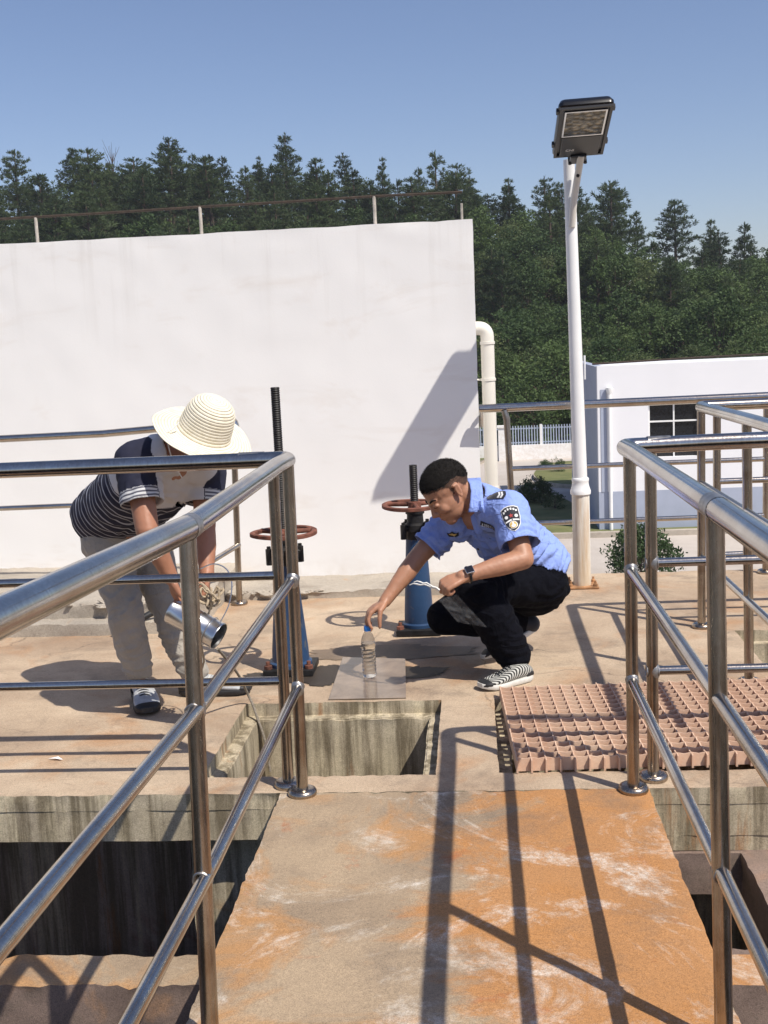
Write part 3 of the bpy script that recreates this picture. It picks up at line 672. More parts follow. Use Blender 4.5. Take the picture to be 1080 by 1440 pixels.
# ------------------------------------------------------------------ sluice valves
def valve(x, y, label, h_col, h_wheel, h_rod, wr, r0, r1, spin):
    t = thing('sluice_valve', label, 'valve', (x, y, 0), 'screw-operated sluice valves')
    T = Matrix.Translation((x, y, 0))
    bevel(part('base_plate', MB().box((x, y, .02), (.22, .2, .03)), 'black_iron', t, False), .004)
    for dx in (-.09, .09): part('bolt', MB().lathe([(.018, .033), (.018, .05), (.009, .052), (.009, .068)], 8, Matrix.Translation((x + dx, y - .075, 0))), 'rusty_iron', t)
    part('column', MB().lathe([(r0 + .012, .034), (r0 + .012, .05), (r0, .056), (r0 * .985, .1), ((r0 + r1) / 2, h_col * .55), (r1, h_col - .03), (r1, h_col)], 32, T), 'blue_paint', t)
    hd = part('gear_head', MB().lathe([(r1 * 1.02, h_col - .035), (r1 * 1.05, h_col), (r1 * 1.15, h_col + .006), (r1 * 1.15, h_col + .035), (r1 * .85, h_col + .045), (r1 * .8, h_wheel - .045), (r1 * .95, h_wheel - .04), (r1 * .95, h_wheel - .018), (r1 * .55, h_wheel - .01), (r1 * .5, h_wheel + .012)], 24, T), 'black_iron', t)
    for a in (0, 90, 180, 270):
        aa = math.radians(a + spin); part('lug', MB().lathe([(.0, h_col - .03), (.015, h_col - .03), (.015, h_col + .04), (.009, h_col + .042), (.009, h_col + .052), (0, h_col + .052)], 6, Matrix.Translation((x + r1 * 1.5 * math.cos(aa), y + r1 * 1.5 * math.sin(aa), 0)), False), 'black_iron', hd)
        part('lug_arm', MB().tube([(x, y, h_col + .02), (x + r1 * 1.5 * math.cos(aa), y + r1 * 1.5 * math.sin(aa), h_col + .02)], .013, 8), 'black_iron', hd)
    part('side_bolt', MB().tube([(x - r1 * 1.55, y - .01, h_col * .62), (x, y - .01, h_col * .62)], .013, 8), 'black_iron', t)
    n = 40; b = MB(); vs = []; fs = []; sec = [(.012, -.007), (.012, .007), (.006, .010), (-.006, .010), (-.012, .007), (-.012, -.007), (-.006, -.009), (.006, -.009)]
    for k in range(n):
        a = 2 * math.pi * k / n; wob = .0025 * math.sin(2 * a + spin)
        for dr, dz in sec: vs.append((x + (wr + dr) * math.cos(a), y + (wr + dr) * math.sin(a), h_wheel + dz + wob))
    for k in range(n):
        for j in range(8): fs.append((k * 8 + j, k * 8 + (j + 1) % 8, ((k + 1) % n) * 8 + (j + 1) % 8, ((k + 1) % n) * 8 + j))
    wl_ = part('handwheel', b.add(vs, fs), 'rusty_iron', t)
    for k in range(3):
        a = math.radians(spin + 120 * k); part('spoke', MB().tube([(x, y, h_wheel + .004), (x + wr * math.cos(a), y + wr * math.sin(a), h_wheel)], .011, 10), 'rusty_iron', wl_)
    part('hub', MB().lathe([(.032, h_wheel - .014), (.032, h_wheel + .016), (.022, h_wheel + .02)], 16, T), 'rusty_iron', wl_)
    pr = []; z = h_wheel - .02; k = 0
    while z < h_rod: pr.append((.0205 if k % 2 else .0178, z)); z += .0048; k += 1
    part('threaded_rod', MB().lathe(pr, 18, T), 'black_iron', t)
    return t
valve(-.842, 4.84, 'blue sluice valve with a tall black threaded rod behind the left walkway railing corner', .52, .625, 1.262, .135, .082, .047, 25)
valve(-.300, 5.47, 'blue sluice valve with a short rod and red handwheel beside the crouching person', .505, .635, .835, .148, .072, .049, 40)

# ------------------------------------------------------------------ grating laid over its opening
gr = thing('floor_grating', 'pinkish fibreglass grid floor grating beside the right walkway railing', 'grating', (.107, 3.612, 0))
gr.rotation_euler.z = math.radians(2.6)
NXB, NYB, PIT, HH = 23, 17, .048, .047
def bar_mesh(l, along_x):
    b = MB(); t = .0034; tt = .0022
    off = .4 * PIT if not along_x else 0; n = int(round(l / PIT)); st_ = [0.]
    for i in range(n + 1):
        for d_ in (0, .5):
            s_ = off + (i + d_) * PIT
            if 0 < s_ < l - 1e-6: st_.append(s_)
    st_.append(l); vs = []; fs = []
    for s_ in st_:                      # the top dips between the crossings and stands up in a small tooth at each
        f_ = abs(((s_ - off) / PIT + .5) % 1 - .5) * 2; hh = HH - .0045 * f_
        for y, z in ((-t, 0), (t, 0), (tt, hh), (-tt, hh)): vs.append((s_, y, z) if along_x else (-y, s_, z))
    for i in range(len(st_) - 1):
        for k in range(4): fs.append((i * 4 + k, i * 4 + (k + 1) % 4, i * 4 + 4 + (k + 1) % 4, i * 4 + 4 + k))
    m_ = len(st_) - 1; fs += [(3, 2, 1, 0), (m_ * 4, m_ * 4 + 1, m_ * 4 + 2, m_ * 4 + 3)]
    b.add(vs, fs); return b.mesh('bar', 'grating_fibreglass', False)
mx = bar_mesh(NXB * PIT, True); my = bar_mesh(NYB * PIT, False)
for j in range(NYB):
    o = bpy.data.objects.new('bar', mx); col.objects.link(o); o.parent = gr; o.location = (0, (j + .4) * PIT, .0022)
for i in range(NXB + 1):
    o = bpy.data.objects.new('bar', my); col.objects.link(o); o.parent = gr; o.location = (i * PIT, 0, .0015)

# ------------------------------------------------------------------ wet marks and small litter on the platform
def blot(name, c, rx_, ry_, mat, z, seed, label, cat, am=.35):
    b = MB(); n = 180; vs = [(c[0], c[1], z)]
    for k in range(n):
        a = 2 * math.pi * k / n; r = 1 + am * noise.noise(V((math.cos(a) * 1.4 + seed, math.sin(a) * 1.4, seed))) + am * .6 * noise.noise(V((math.cos(a) * 5 + seed, math.sin(a) * 5, seed))) + am * .35 * noise.noise(V((math.cos(a) * 16 + seed, math.sin(a) * 16, seed)))
        vs.append((c[0] + rx_ * r * math.cos(a), c[1] + ry_ * r * math.sin(a), z))
    b.add(vs, [(0, 1 + k, 1 + (k + 1) % n) for k in range(n)])
    o = link(name, b.mesh(name, mat)); o['kind'] = 'structure'; return o
g = G(590, 945); blot('wet_patch', (g.x - .06, g.y), .20, .085, 'wet_concrete', .0036, 3, 'x', 'x')
g = G(450, 950); blot('wet_patch', (g.x + .0, g.y), .135, .15, 'wet_concrete', .0040, 8, 'x', 'x', .3)
g = G(385, 955); blot('wet_patch', (g.x - .02, g.y), .17, .09, 'wet_concrete', .0033, 12, 'x', 'x')
g = G(520, 915); blot('damp_patch', (g.x + .05, g.y - .05), .36, .13, 'damp_concrete', .0028, 17, 'x', 'x')
pl = MB(); a, b_, c, d = G(462, 983, .006), G(571, 981, .006), G(570, 926, .006), G(482, 924, .006)
pl.add([a, b_, c, d] + [p - V((0, 0, .003)) for p in (a, b_, c, d)], [(0, 1, 2, 3), (0, 4, 5, 1), (1, 5, 6, 2), (2, 6, 7, 3), (3, 7, 4, 0)])
tag(link('wet_plate', pl.mesh('wet_plate', 'wet_plate', False)), 'flat wet grey sheet lying under the plastic bottle at the opening edge', 'plate')
g = G(79, 1067, .006); b = MB(); b.add([g + V(q) for q in ((-.03, .004, 0), (.0, -.008, .004), (.03, -.012, .001), (.005, .008, .006))], [(0, 1, 3), (1, 2, 3)])
tag(link('paper_scrap', b.mesh('paper_scrap', 'paper', False)), 'tiny white paper scrap on the concrete left of the bending person', 'litter')
b = MB()
for k, (px, py, s) in enumerate(((516, 996, .02), (524, 999, .013), (508, 1000, .011))):
    p = G(px, py, -.045); q = MB().ell(p, (s * 1.2, s * .8, s * .7), None, 8)
    for v in q.v: v += (v - p) * noise.noise(v * 70) * .8
    b.add(q.v, q.f)
tag(link('mortar_lump', b.mesh('mortar_lump', 'white_plaster', False)), 'small pale crumbled mortar lump on the ledge of the square opening', 'rubble')

# ================================================================== SETTING: yard, building, hill
GZ = -4.5
# ground and hill as one sheet
RIDGE = sorted([(P(px, py, 112).x, P(px, py, 112).z) for px, py in ((-500, 330), (0, 322), (250, 312), (450, 318), (650, 335), (860, 382), (980, 412), (1080, 440), (1400, 500))])
def ridge(x):
    if x <= RIDGE[0][0]: return RIDGE[0][1]
    for (a, za), (b, zb) in zip(RIDGE, RIDGE[1:]):
        if x <= b: return za + (zb - za) * (x - a) / (b - a)
    return RIDGE[-1][1]
def hill(x, y):
    if y < 56: return GZ
    t = min(1, (y - 56) / 56); s = t * t * (3 - 2 * t) * .55 + t * .45
    z = GZ + (ridge(x) - GZ) * s
    if y > 112: z = ridge(x) - (y - 112) * .35
    return max(GZ - 20, z) + (noise.noise(V((x * .06, y * .06, 0))) * 1.6 + noise.noise(V((x * .2, y * .2, 4))) * .5) * min(1, (y - 56) / 10)
b = MB(); xs = [-500, -300, -200] + [-120 + i * 3 for i in range(81)] + [200, 300, 500]; ys = [7.2, 20, 40, 50] + [56 + i * 2.5 for i in range(40)] + [200, 400]
vs = [(x, y, hill(x, y)) for y in ys for x in xs]; nx = len(xs)
b.add(vs, [(j * nx + i, j * nx + i + 1, (j + 1) * nx + i + 1, (j + 1) * nx + i) for j in range(len(ys) - 1) for i in range(nx - 1)])
o = struct('ground', b, 'hill_soil', True)
for q in o.data.polygons:
    pass
def sheet(name, outline, mat, z):
    b = MB(); b.add([(p[0], p[1], z) for p in outline], [tuple(range(len(outline)))]); return struct(name, b, mat)
def gz(px, py, z=GZ): g = G(px, py, z); return (g.x, g.y)
sheet('road', [(-60, 8), (60, 8), (60, 53), (-60, 53)], 'road_concrete', GZ + .01)
def smooth_closed(pts, k=6):
    out = []; n = len(pts)
    for i in range(n):
        p0, p1, p2, p3 = [V((*pts[(i + d) % n], 0)) for d in (-1, 0, 1, 2)]
        for j in range(k):
            t = j / k; out.append(tuple(.5 * ((2 * p1) + (p2 - p0) * t + (2 * p0 - 5 * p1 + 4 * p2 - p3) * t * t + (3 * p1 - p0 - 3 * p2 + p3) * t ** 3))[:2])
    return out
def lawn_island(name, pts, h=.15):
    ol = smooth_closed(pts)
    b = MB(); n = len(ol); c = (sum(p[0] for p in ol) / n, sum(p[1] for p in ol) / n)
    ins = [(c[0] + (p[0] - c[0]) * .985, c[1] + (p[1] - c[1]) * .985) for p in ol]
    z0 = GZ + .012; vs = [(*p, z0) for p in ol] + [(*p, z0 + h) for p in ol] + [(*p, z0 + h) for p in ins]
    fs = [(i, (i + 1) % n, n + (i + 1) % n, n + i) for i in range(n)] + [(n + i, n + (i + 1) % n, 2 * n + (i + 1) % n, 2 * n + i) for i in range(n)]
    b.add(vs, fs); struct('kerb', b, 'kerb_concrete')
    b = MB(); b.add([(*p, z0 + h - .004) for p in ins], [tuple(range(n))]); struct('lawn', b, 'lawn')
lawn_island('lawn', [gz(750, 671), gz(770, 684), gz(830, 688), gz(900, 684), gz(900, 652), gz(830, 652), gz(775, 656)])
lawn_island('lawn', [gz(700, 716), gz(735, 700), gz(770, 700), gz(803, 712), gz(822, 735), gz(800, 739), gz(690, 742)])
lawn_island('lawn', [gz(640, 668), gz(700, 644), gz(800, 636), gz(900, 626), gz(900, 621), gz(800, 627), gz(700, 634), gz(600, 642)])
# strip in front of the far building
ya = gz(1000, 752)[1]; yb = gz(1000, 737)[1]
b = MB(); b.box((12, ya + .12, GZ + .08), (44, .22, .16)); struct('kerb', b, 'kerb_concrete')
b = MB(); b.box((12, (ya + .23 + 34) / 2, GZ + .07), (44, 34 - ya - .23, .12)); struct('lawn', b, 'lawn')

# ---- pale building on the right
fb = thing('low_building', 'low pale building with a blue-grey base band and grid window beyond the railings', 'building', (4.2, 33, GZ))
c0 = P(843, 737, 33); YB = 33; X0 = c0.x; ztop = P(843, 515, 33).z; zb = GZ
side = P(818, 600, 41)
def fbox(name, x0, x1, y0, y1, z0, z1, mat, par): return part(name, MB().box(((x0 + x1) / 2, (y0 + y1) / 2, (z0 + z1) / 2), (x1 - x0, y1 - y0, z1 - z0)), mat, par, False)
X1 = X0 + 14
wz0, wz1 = P(950, 642, 33).z, P(950, 567, 33).z; wx0, wx1 = P(912, 600, 33).x, P(985, 600, 33).x
zband = P(900, 690, 33).z
# front wall butted around the window opening
for k, (a, b_, z0, z1) in enumerate(((X0, wx0, zband, ztop), (wx1, X1, zband, ztop), (wx0, wx1, wz1, ztop), (wx0, wx1, zband, wz0))):
    fbox('wall', a, b_, YB, YB + .25, z0, z1, 'grey_plaster', fb)
fbox('base_band', X0, X1, YB - .004, YB + .25, zb, zband, 'blue_grey_paint_and_shade', fb)
fbox('side_wall', X0 - .002, X0 + .25, YB + .251, 42, zb, ztop - .02, 'blue_grey_paint_and_shade', fb)  # side face's shade put into its colour, darker than the front wall
fbox('corner_strip', P(845, 600, 33).x, P(853, 600, 33).x, YB - .02, YB - .005, zband, P(846, 548, 33).z, 'blue_grey_paint_and_shade', fb)
fbox('roof', X0 + .01, X1, YB + .26, 42, ztop - .35, ztop - .2, 'grey_plaster', fb)
fbox('back_wall', X0 + .26, X1, 41.7, 42, zb, ztop - .4, 'grey_plaster', fb)
wf = fbox('window', wx0, wx1, YB + .16, YB + .20, wz0, wz1, 'window_glass', fb)
for k in range(1, 2): fbox('mullion', (wx0 + wx1) / 2 - .02, (wx0 + wx1) / 2 + .02, YB + .10, YB + .158, wz0, wz1, 'white_paint', wf)
for k in range(1, 3):
    zz = wz0 + (wz1 - wz0) * k / 3; fbox('transom', wx0, wx1, YB + .095, YB + .157, zz - .022, zz + .022, 'white_paint', wf)
for (a, b_) in ((wx0, wx0 + .05), (wx1 - .05, wx1)): fbox('frame', a, b_, YB + .09, YB + .156, wz0, wz1, 'white_paint', wf)
p = P(857, 600, 33)
part('downpipe', MB().tube([(p.x, YB - .09, zb), (p.x, YB - .09, P(857, 545, 33).z)], .055, 12), 'white_paint', fb)
part('hopper', MB().lathe([(.06, -.12), (.10, 0), (.10, .06)], 12, Matrix.Translation((p.x, YB - .09, P(857, 548, 33).z))), 'white_paint', fb)
# thin cable strand along its parapet
part('roof_wire', MB().tube([(X0 - .1, YB + .3, ztop + .06), (X0 + 3, YB + .3, ztop + .12), (X0 + 8, YB + .3, ztop + .16)], .03, 6), 'roof_iron', fb)
part('roof_post', MB().tube([(X0 - .25, YB + 1, ztop - .4), (X0 - .25, YB + 1, ztop + .3)], .03, 6), 'white_paint', fb)

# ---- picket fence on its white plinth
fn = thing('picket_fence', 'pale blue metal picket fence on a white plinth below the wooded hill', 'fence', (2, 53, GZ))
YF = 53
def fz(px, py): return P(px, py, YF)
a, b_ = fz(560, 640), fz(1000, 620)
plz = fz(760, 625).z
fbox('plinth', a.x, b_.x, YF, YF + .25, GZ, plz, 'white_plaster', fn)
ft = fz(760, 598).z
b = MB(); x = a.x
while x < b_.x: b.box((x, YF + .12, (plz + ft) / 2), (.045, .03, ft - plz)); x += .125
o = part('pickets', b, 'fence_paint', fn, False); o['kind'] = 'stuff'
for f in (.12, .85): fbox('fence_rail', a.x, b_.x, YF + .14, YF + .18, plz + (ft - plz) * f - .03, plz + (ft - plz) * f + .03, 'fence_paint', fn)
for px in (640, 761, 880):
    x = fz(px, 610).x; fbox('post', x - .06, x + .06, YF + .04, YF + .1, plz, ft + .05, 'white_paint', fn)
x = fz(707, 615).x
gp = thing('gate_pillar', 'square white pillar standing in the picket fence', 'pillar', (x, YF - .3, GZ))
fbox('shaft', x - .21, x + .21, YF - .35, YF - .01, GZ, ft - .03, 'white_plaster', gp); fbox('cap', x - .26, x + .26, YF - .40, YF - .005, ft - .028, ft + .07, 'white_plaster', gp)

# ------------------------------------------------------------------ plants
def leafquad(b, p, d, l, w_, up_=None):
    d = d.normalized(); s = d.cross(V((random.uniform(-1, 1), random.uniform(-1, 1), random.uniform(-1, 1))))
    if s.length < 1e-4: s = d.orthogonal()
    s = s.normalized() * w_ / 2
    b.add([p - s * .5, p + d * l * .5 - s, p + d * l, p + d * l * .5 + s], [(0, 1, 2, 3)])
def rv():
    while True:
        v = V((random.uniform(-1, 1), random.uniform(-1, 1), random.uniform(-1, 1)))
        if .05 < v.length < 1: return v
def pine_mesh(seed, H=9., openness=.3, wid=.23):
    random.seed(seed); tr = MB(); cr = MB()
    bend_ = V((random.uniform(-.3, .3), random.uniform(-.3, .3), 0))
    axis = lambda z: V((0, 0, z)) + bend_ * (z / H) ** 2 * 1.5
    tr.tube([axis(H * k / 6) - (V((0, 0, .6)) if k == 0 else V((0, 0, 0))) for k in range(7)], [.16 * (1 - k / 6.6) + .015 for k in range(7)], 7)
    z = H * (.14 + openness * .45); ang = 0
    while z < H * .985:
        t = z / H; prof = wid * H * (1 - t) ** .62 * (1.08 if t > .4 else .75 + .8 * t)
        nb = random.randint(3, 6) if t < .9 else 3
        for k in range(nb):
            if random.random() < openness * .5: continue
            ang += 2 * math.pi / nb + random.uniform(-.5, .5); Lb = prof * random.uniform(.55, 1.25) + .25
            d = V((math.cos(ang), math.sin(ang), random.uniform(.05, .55))); base = axis(z); tip = base + d.normalized() * Lb
            tr.tube([base, tip], [.035 * (1 - t) + .012, .008], 4, False)
            nt = max(3, int(Lb / .26))
            for q in range(nt):
                f = .3 + .75 * q / nt; c = base + (tip - base) * f + rv() * .16 * (1.2 - f * .5)
                for _ in range(15):
                    dd = (rv() + d.normalized() * .5 + V((0, 0, .55))); leafquad(cr, c + rv() * .12, dd, random.uniform(.22, .44), random.uniform(.045, .085))
        z += H * random.uniform(.028, .05)
    for _ in range(12): leafquad(cr, axis(H * random.uniform(.93, 1.0)), V((0, 0, 1)) + rv() * .6, .4, .1)
    return tr.mesh('trunk', 'bark'), cr.mesh('crown', 'pine_needles', False)
def broad_mesh(seed, H=5., R=2.1, leaf=.18, nclump=64, per=60, mat='broad_leaves'):
    random.seed(seed); tr = MB(); cr = MB()
    tr.tube([(0, 0, -.5), (0.05, 0, H * .25), (.1, .05, H * .6)], [H * .025, H * .02, H * .01], 7)
    for k in range(nclump):
        a = random.uniform(0, 2 * math.pi); zz = random.uniform(.16, 1) ** .8; rr_ = R * math.sin(math.pi * min(1, .12 + zz * .8)) ** .7 * random.uniform(.45, 1.0)
        c = V((rr_ * math.cos(a), rr_ * math.sin(a), H * zz * random.uniform(.85, 1.03)))
        if k % 3 == 0: tr.tube([(.08, .03, H * .35 * zz + .1), c * .95], [H * .008, H * .002], 4, False)
        s = R * random.uniform(.18, .34)
        for _ in range(per):
            v = rv(); leafquad(cr, c + V((v.x, v.y, v.z * .75)) * s, rv() + V((0, 0, .25)), leaf * random.uniform(.7, 1.4), leaf * random.uniform(.45, .75))
    return tr.mesh('trunk', 'bark'), cr.mesh('crown', mat, False)
PINES = [pine_mesh(11, 9, .15, .24), pine_mesh(12, 9, .42, .22), pine_mesh(13, 9, .3, .20), pine_mesh(14, 9, .5, .26), pine_mesh(15, 9, .2, .29), pine_mesh(16, 9, .55, .31), pine_mesh(17, 9, .35, .27)]
BROADS = [broad_mesh(21), broad_mesh(22, 5, 2.4), broad_mesh(23, 5, 1.8, .16, 70, 60), broad_mesh(24, 5, 2.0, .17, 60, 55, 'pale_leaves'), broad_mesh(25, 6, 1.7, .2, 50, 55)]
def put_tree(name, meshes, loc, H, H0, label, cat, group, wide=1.):
    t = thing(name, label, cat, loc, group); s = H / H0; t.scale = (s * wide, s * wide, s); t.rotation_euler.z = random.uniform(0, 6.28)
    for nm, me in zip(('trunk', 'crown'), meshes):
        o = bpy.data.objects.new(nm, me); col.objects.link(o); o.parent = t
    return t
# skyline: each pine one can pick out against the sky, by the photo's tree tops
SKY = [(18, 212, 5, 'pine with separate rounded foliage clumps at the left end of the skyline', 1.1), (100, 212, 6, 'flat-topped pine standing left of a bare twiggy treetop on the skyline', 1.1),
       (60, 245, 1, 'low dark pine between the two leftmost skyline pines', 1.), (232, 197, 6, 'broadest dark pine on the skyline above the white building', 1.45), (185, 232, 0, 'dense pine just left of the broadest skyline pine', 1.1),
       (312, 222, 0, 'pointed dense pine right of the broadest skyline pine', 1.2), (270, 218, 0, 'pine crown tucked against the right side of the broadest skyline pine', 1.), (366, 222, 2, 'slim small pine close left of the tallest skyline pine', .75),
       (400, 190, 0, 'tallest pointed pine on the skyline left of the lamp', 1.15), (440, 235, 1, 'thin pine in the gap right of the tallest skyline pine', .9), (486, 216, 3, 'open-crowned pine with sky showing through, right of the tallest skyline pine', 1.05),
       (535, 224, 2, 'small isolated pine top above the building parapet, left of the twin-topped pine', .8), (612, 214, 1, 'twin-topped feathery pine above the right end of the white building', 1.1), (588, 238, 0, 'pine at the left flank of the twin-topped pine', .9),
       (660, 250, 0, 'pine sloping down right of the twin-topped pine', 1.1), (716, 253, 2, 'first narrow pine left of the lamp post on the skyline', .9), (765, 248, 3, 'second pine left of the lamp post with a clumpy crown', 1.),
       (860, 256, 5, 'spreading pine with sky gaps right of the lamp post', 1.2), (826, 285, 0, 'lower pine touching the lamp post on its right', 1.), (897, 300, 2, 'short pine between the two spreading pines right of the lamp post', .9),
       (950, 285, 6, 'wide double-crowned pine on the descending ridge', 1.35), (1000, 312, 2, 'pointed pine right of the wide double-crowned pine', .95), (1047, 316, 0, 'last tall pointed pine near the right end of the skyline', 1.05),
       (1085, 345, 1, 'pine cut by the right edge of the photo on the skyline', 1.), (-30, 240, 0, 'pine cut by the left edge of the photo on the skyline', 1.1), (145, 248, 0, 'low dense pine below the bare twiggy treetop', 1.)]
random.seed(3)
for px, py, k, lab, wd in SKY:
    Y = 108 + random.uniform(-5, 4); t = P(px, py, Y); z = hill(t.x, Y); put_tree('pine_tree', PINES[k], (t.x, Y, z - .2), max(4.5, t.z - z + .2), 9., lab, 'tree', 'pines along the ridge', wd)
# bare twiggy top
t = P(157, 212, 106); b = MB(); random.seed(9); z = hill(t.x, 106)
bt = thing('bare_tree', 'bare twiggy treetop on the skyline left of the broadest pine', 'tree', (t.x, 106, z))
b.tube([(t.x, 106, z), (t.x, 106, t.z - 1.5)], [.12, .05], 6)
for k in range(26):
    q = V((t.x, 106, t.z - random.uniform(1, 4))); b.tube([q, q + V((random.uniform(-1, 1), random.uniform(-1, 1), random.uniform(.8, 2.2)))], [.03, .01], 4, False)
part('branches', b, 'bark', bt)
# wooded slope
random.seed(4); placed = []; npine = nbroad = 0
def visible(top, wpx):
    x, y = proj(top)
    if x < -60 or x > 1150: return False
    lim = 345 - .06 * x
    return not (x < 655 and y > lim + 12)
tries = 0
while tries < 9000 and (npine < 125 or nbroad < 150):
    tries += 1
    Y = random.uniform(57, 109); X = random.uniform(-50, 42)
    f = (Y - 56) / 54; z = hill(X, Y); px, py = proj((X, Y, z))
    pine = random.random() < (.15 + .95 * (f - .25)) or px < 700 and random.random() < .7
    H = random.uniform(6.0, 8.5) if pine else random.uniform(2.6, 5.2)
    if Y > 100: H = min(H, 5.5)
    if not visible((X, Y, z + H), 0): continue
    if 860 < px < 990 and 385 < py < 440: continue                # the bare earth patch on the slope
    if pine and npine >= 125 or not pine and nbroad >= 150: continue
    if any((X - a) ** 2 + (Y - c) ** 2 < (2.2 if pine else 1.7) ** 2 for a, c in placed): continue
    placed.append((X, Y))
    if pine:
        npine += 1; put_tree('pine_tree', random.choice(PINES), (X, Y, z - .2), H * random.uniform(.8, 1.1), 9., 'dark pine within the dense wood on the hillside below the ridge', 'tree', 'pines on the hillside', random.uniform(1.1, 1.5))
    else:
        nbroad += 1; put_tree('broadleaf_tree', random.choice(BROADS), (X, Y, z - .2), H, 5., 'leafy green broadleaf tree among the hillside wood', 'tree', 'broadleaf trees on the hillside', random.uniform(1., 1.35))
# undergrowth covering the slope
random.seed(6); b = MB()
for _ in range(5200):
    Y = random.uniform(56.5, 112); X = random.uniform(-14 if Y < 80 else -45, 42); z = hill(X, Y); px, py = proj((X, Y, z))
    if px < 640 and py > 330 or px > 1120 or px < -30: continue
    if 870 < px < 985 and 390 < py < 432 and random.random() < .85: continue
    for k in range(9): leafquad(b, V((X, Y, z)) + V((random.uniform(-.7, .7), random.uniform(-.7, .7), random.uniform(0, .9))), rv() + V((0, 0, .6)), random.uniform(.3, .6), random.uniform(.15, .3))
o = link('undergrowth', b.mesh('undergrowth', 'broad_leaves', False)); o['kind'] = 'stuff'; tag(o, 'low green scrub covering the hillside between the trees', 'scrub')
# yard shrubs
SHRUB = [broad_mesh(31, 1.1, .75, .07, 95, 48, 'shrub_leaves'), broad_mesh(32, 1.1, .6, .075, 40, 22, 'shrub_leaves')]
def shrub(px, py, h, k, label, wide=1., z=GZ):
    g = G(px, py, z); return put_tree('shrub', SHRUB[k], (g.x, g.y, z), h, 1.1, label, 'shrub', 'yard shrubs', wide)
random.seed(12)
shrub(905, 822, 1.38, 0, 'bushy dark green shrub beyond the railing right of the lamp post', .88)
shrub(972, 738, .85, 1, 'small dark shrub against the pale building wall', 1.1)
shrub(753, 712, .95, 0, 'larger round shrub on the near lawn island right of the crouching person', .95)
shrub(780, 722, .72, 1, 'smaller thin-stemmed shrub on the near lawn island beside the lamp post', 1.)
shrub(785, 668, .72, 1, 'taller shrub on the far lawn island by the lamp post', .9)
shrub(768, 664, .5, 0, 'low shrub left of the taller one on the far lawn island', 1.)
shrub(766, 640, .55, 1, 'tiny shrub at the foot of the picket fence', .8)

# ================================================================== PEOPLE
def cat(pts, k=6):
    out = []; n = len(pts)
    for i in range(n - 1):
        p0, p1, p2, p3 = pts[max(0, i - 1)], pts[i], pts[i + 1], pts[min(n - 1, i + 2)]
        for j in range(k):
            t = j / k; out.append(.5 * ((2 * p1) + (p2 - p0) * t + (2 * p0 - 5 * p1 + 4 * p2 - p3) * t * t + (3 * p1 - p0 - 3 * p2 + p3) * t ** 3))
    return out + [pts[-1]]
def frame3(f, u_):                       # columns: forward, left, up
    f = V(f).normalized(); u_ = V(u_); u_ = (u_ - f * u_.dot(f)).normalized(); l = u_.cross(f)
    return Matrix((f, l, u_)).transposed()
def add_head(b, c, M, s=1.):
    E = lambda p, r, m=None: b.ell(V(c) + M @ (V(p) * s), tuple(x * s for x in r), M @ m if m else M, 22)
    E((-.004, 0, .034), (.098, .077, .088)); E((.030, 0, -.020), (.066, .066, .082)); E((.034, 0, -.058), (.058, .057, .052)); E((.064, 0, -.092), (.026, .032, .022)); E((.066, 0, -.055), (.030, .036, .035))
    E((.080, 0, .018), (.016, .052, .011)); E((.064, .036, -.028), (.028, .026, .026)); E((.064, -.036, -.028), (.028, .026, .026))
    E((.086, .030, -.001), (.011, .016, .009)); E((.086, -.030, -.001), (.011, .016, .009))
    b.tube([V(c) + M @ V((.088, 0, .012)) * s, V(c) + M @ V((.104, 0, -.022)) * s, V(c) + M @ V((.110, 0, -.034)) * s, V(c) + M @ V((.095, 0, -.042)) * s], [.008 * s, .010 * s, .013 * s, .012 * s], 10)
    E((.098, .012, -.038), (.012, .010, .008)); E((.098, -.012, -.038), (.012, .010, .008))
    E((.090, 0, -.061), (.009, .022, .006)); E((.088, 0, -.072), (.009, .019, .006))
    for sy in (1, -1):
        rr_ = Matrix.Rotation(sy * .35, 3, 'Z') @ Matrix.Rotation(-.2, 3, 'Y')
        E((-.010, sy * .077, -.006), (.015, .006, .029), rr_); E((-.016, sy * .082, .004), (.006, .006, .024), rr_); E((-.008, sy * .081, .021), (.012, .006, .006), rr_); E((-.006, sy * .079, -.027), (.008, .006, .008), rr_)
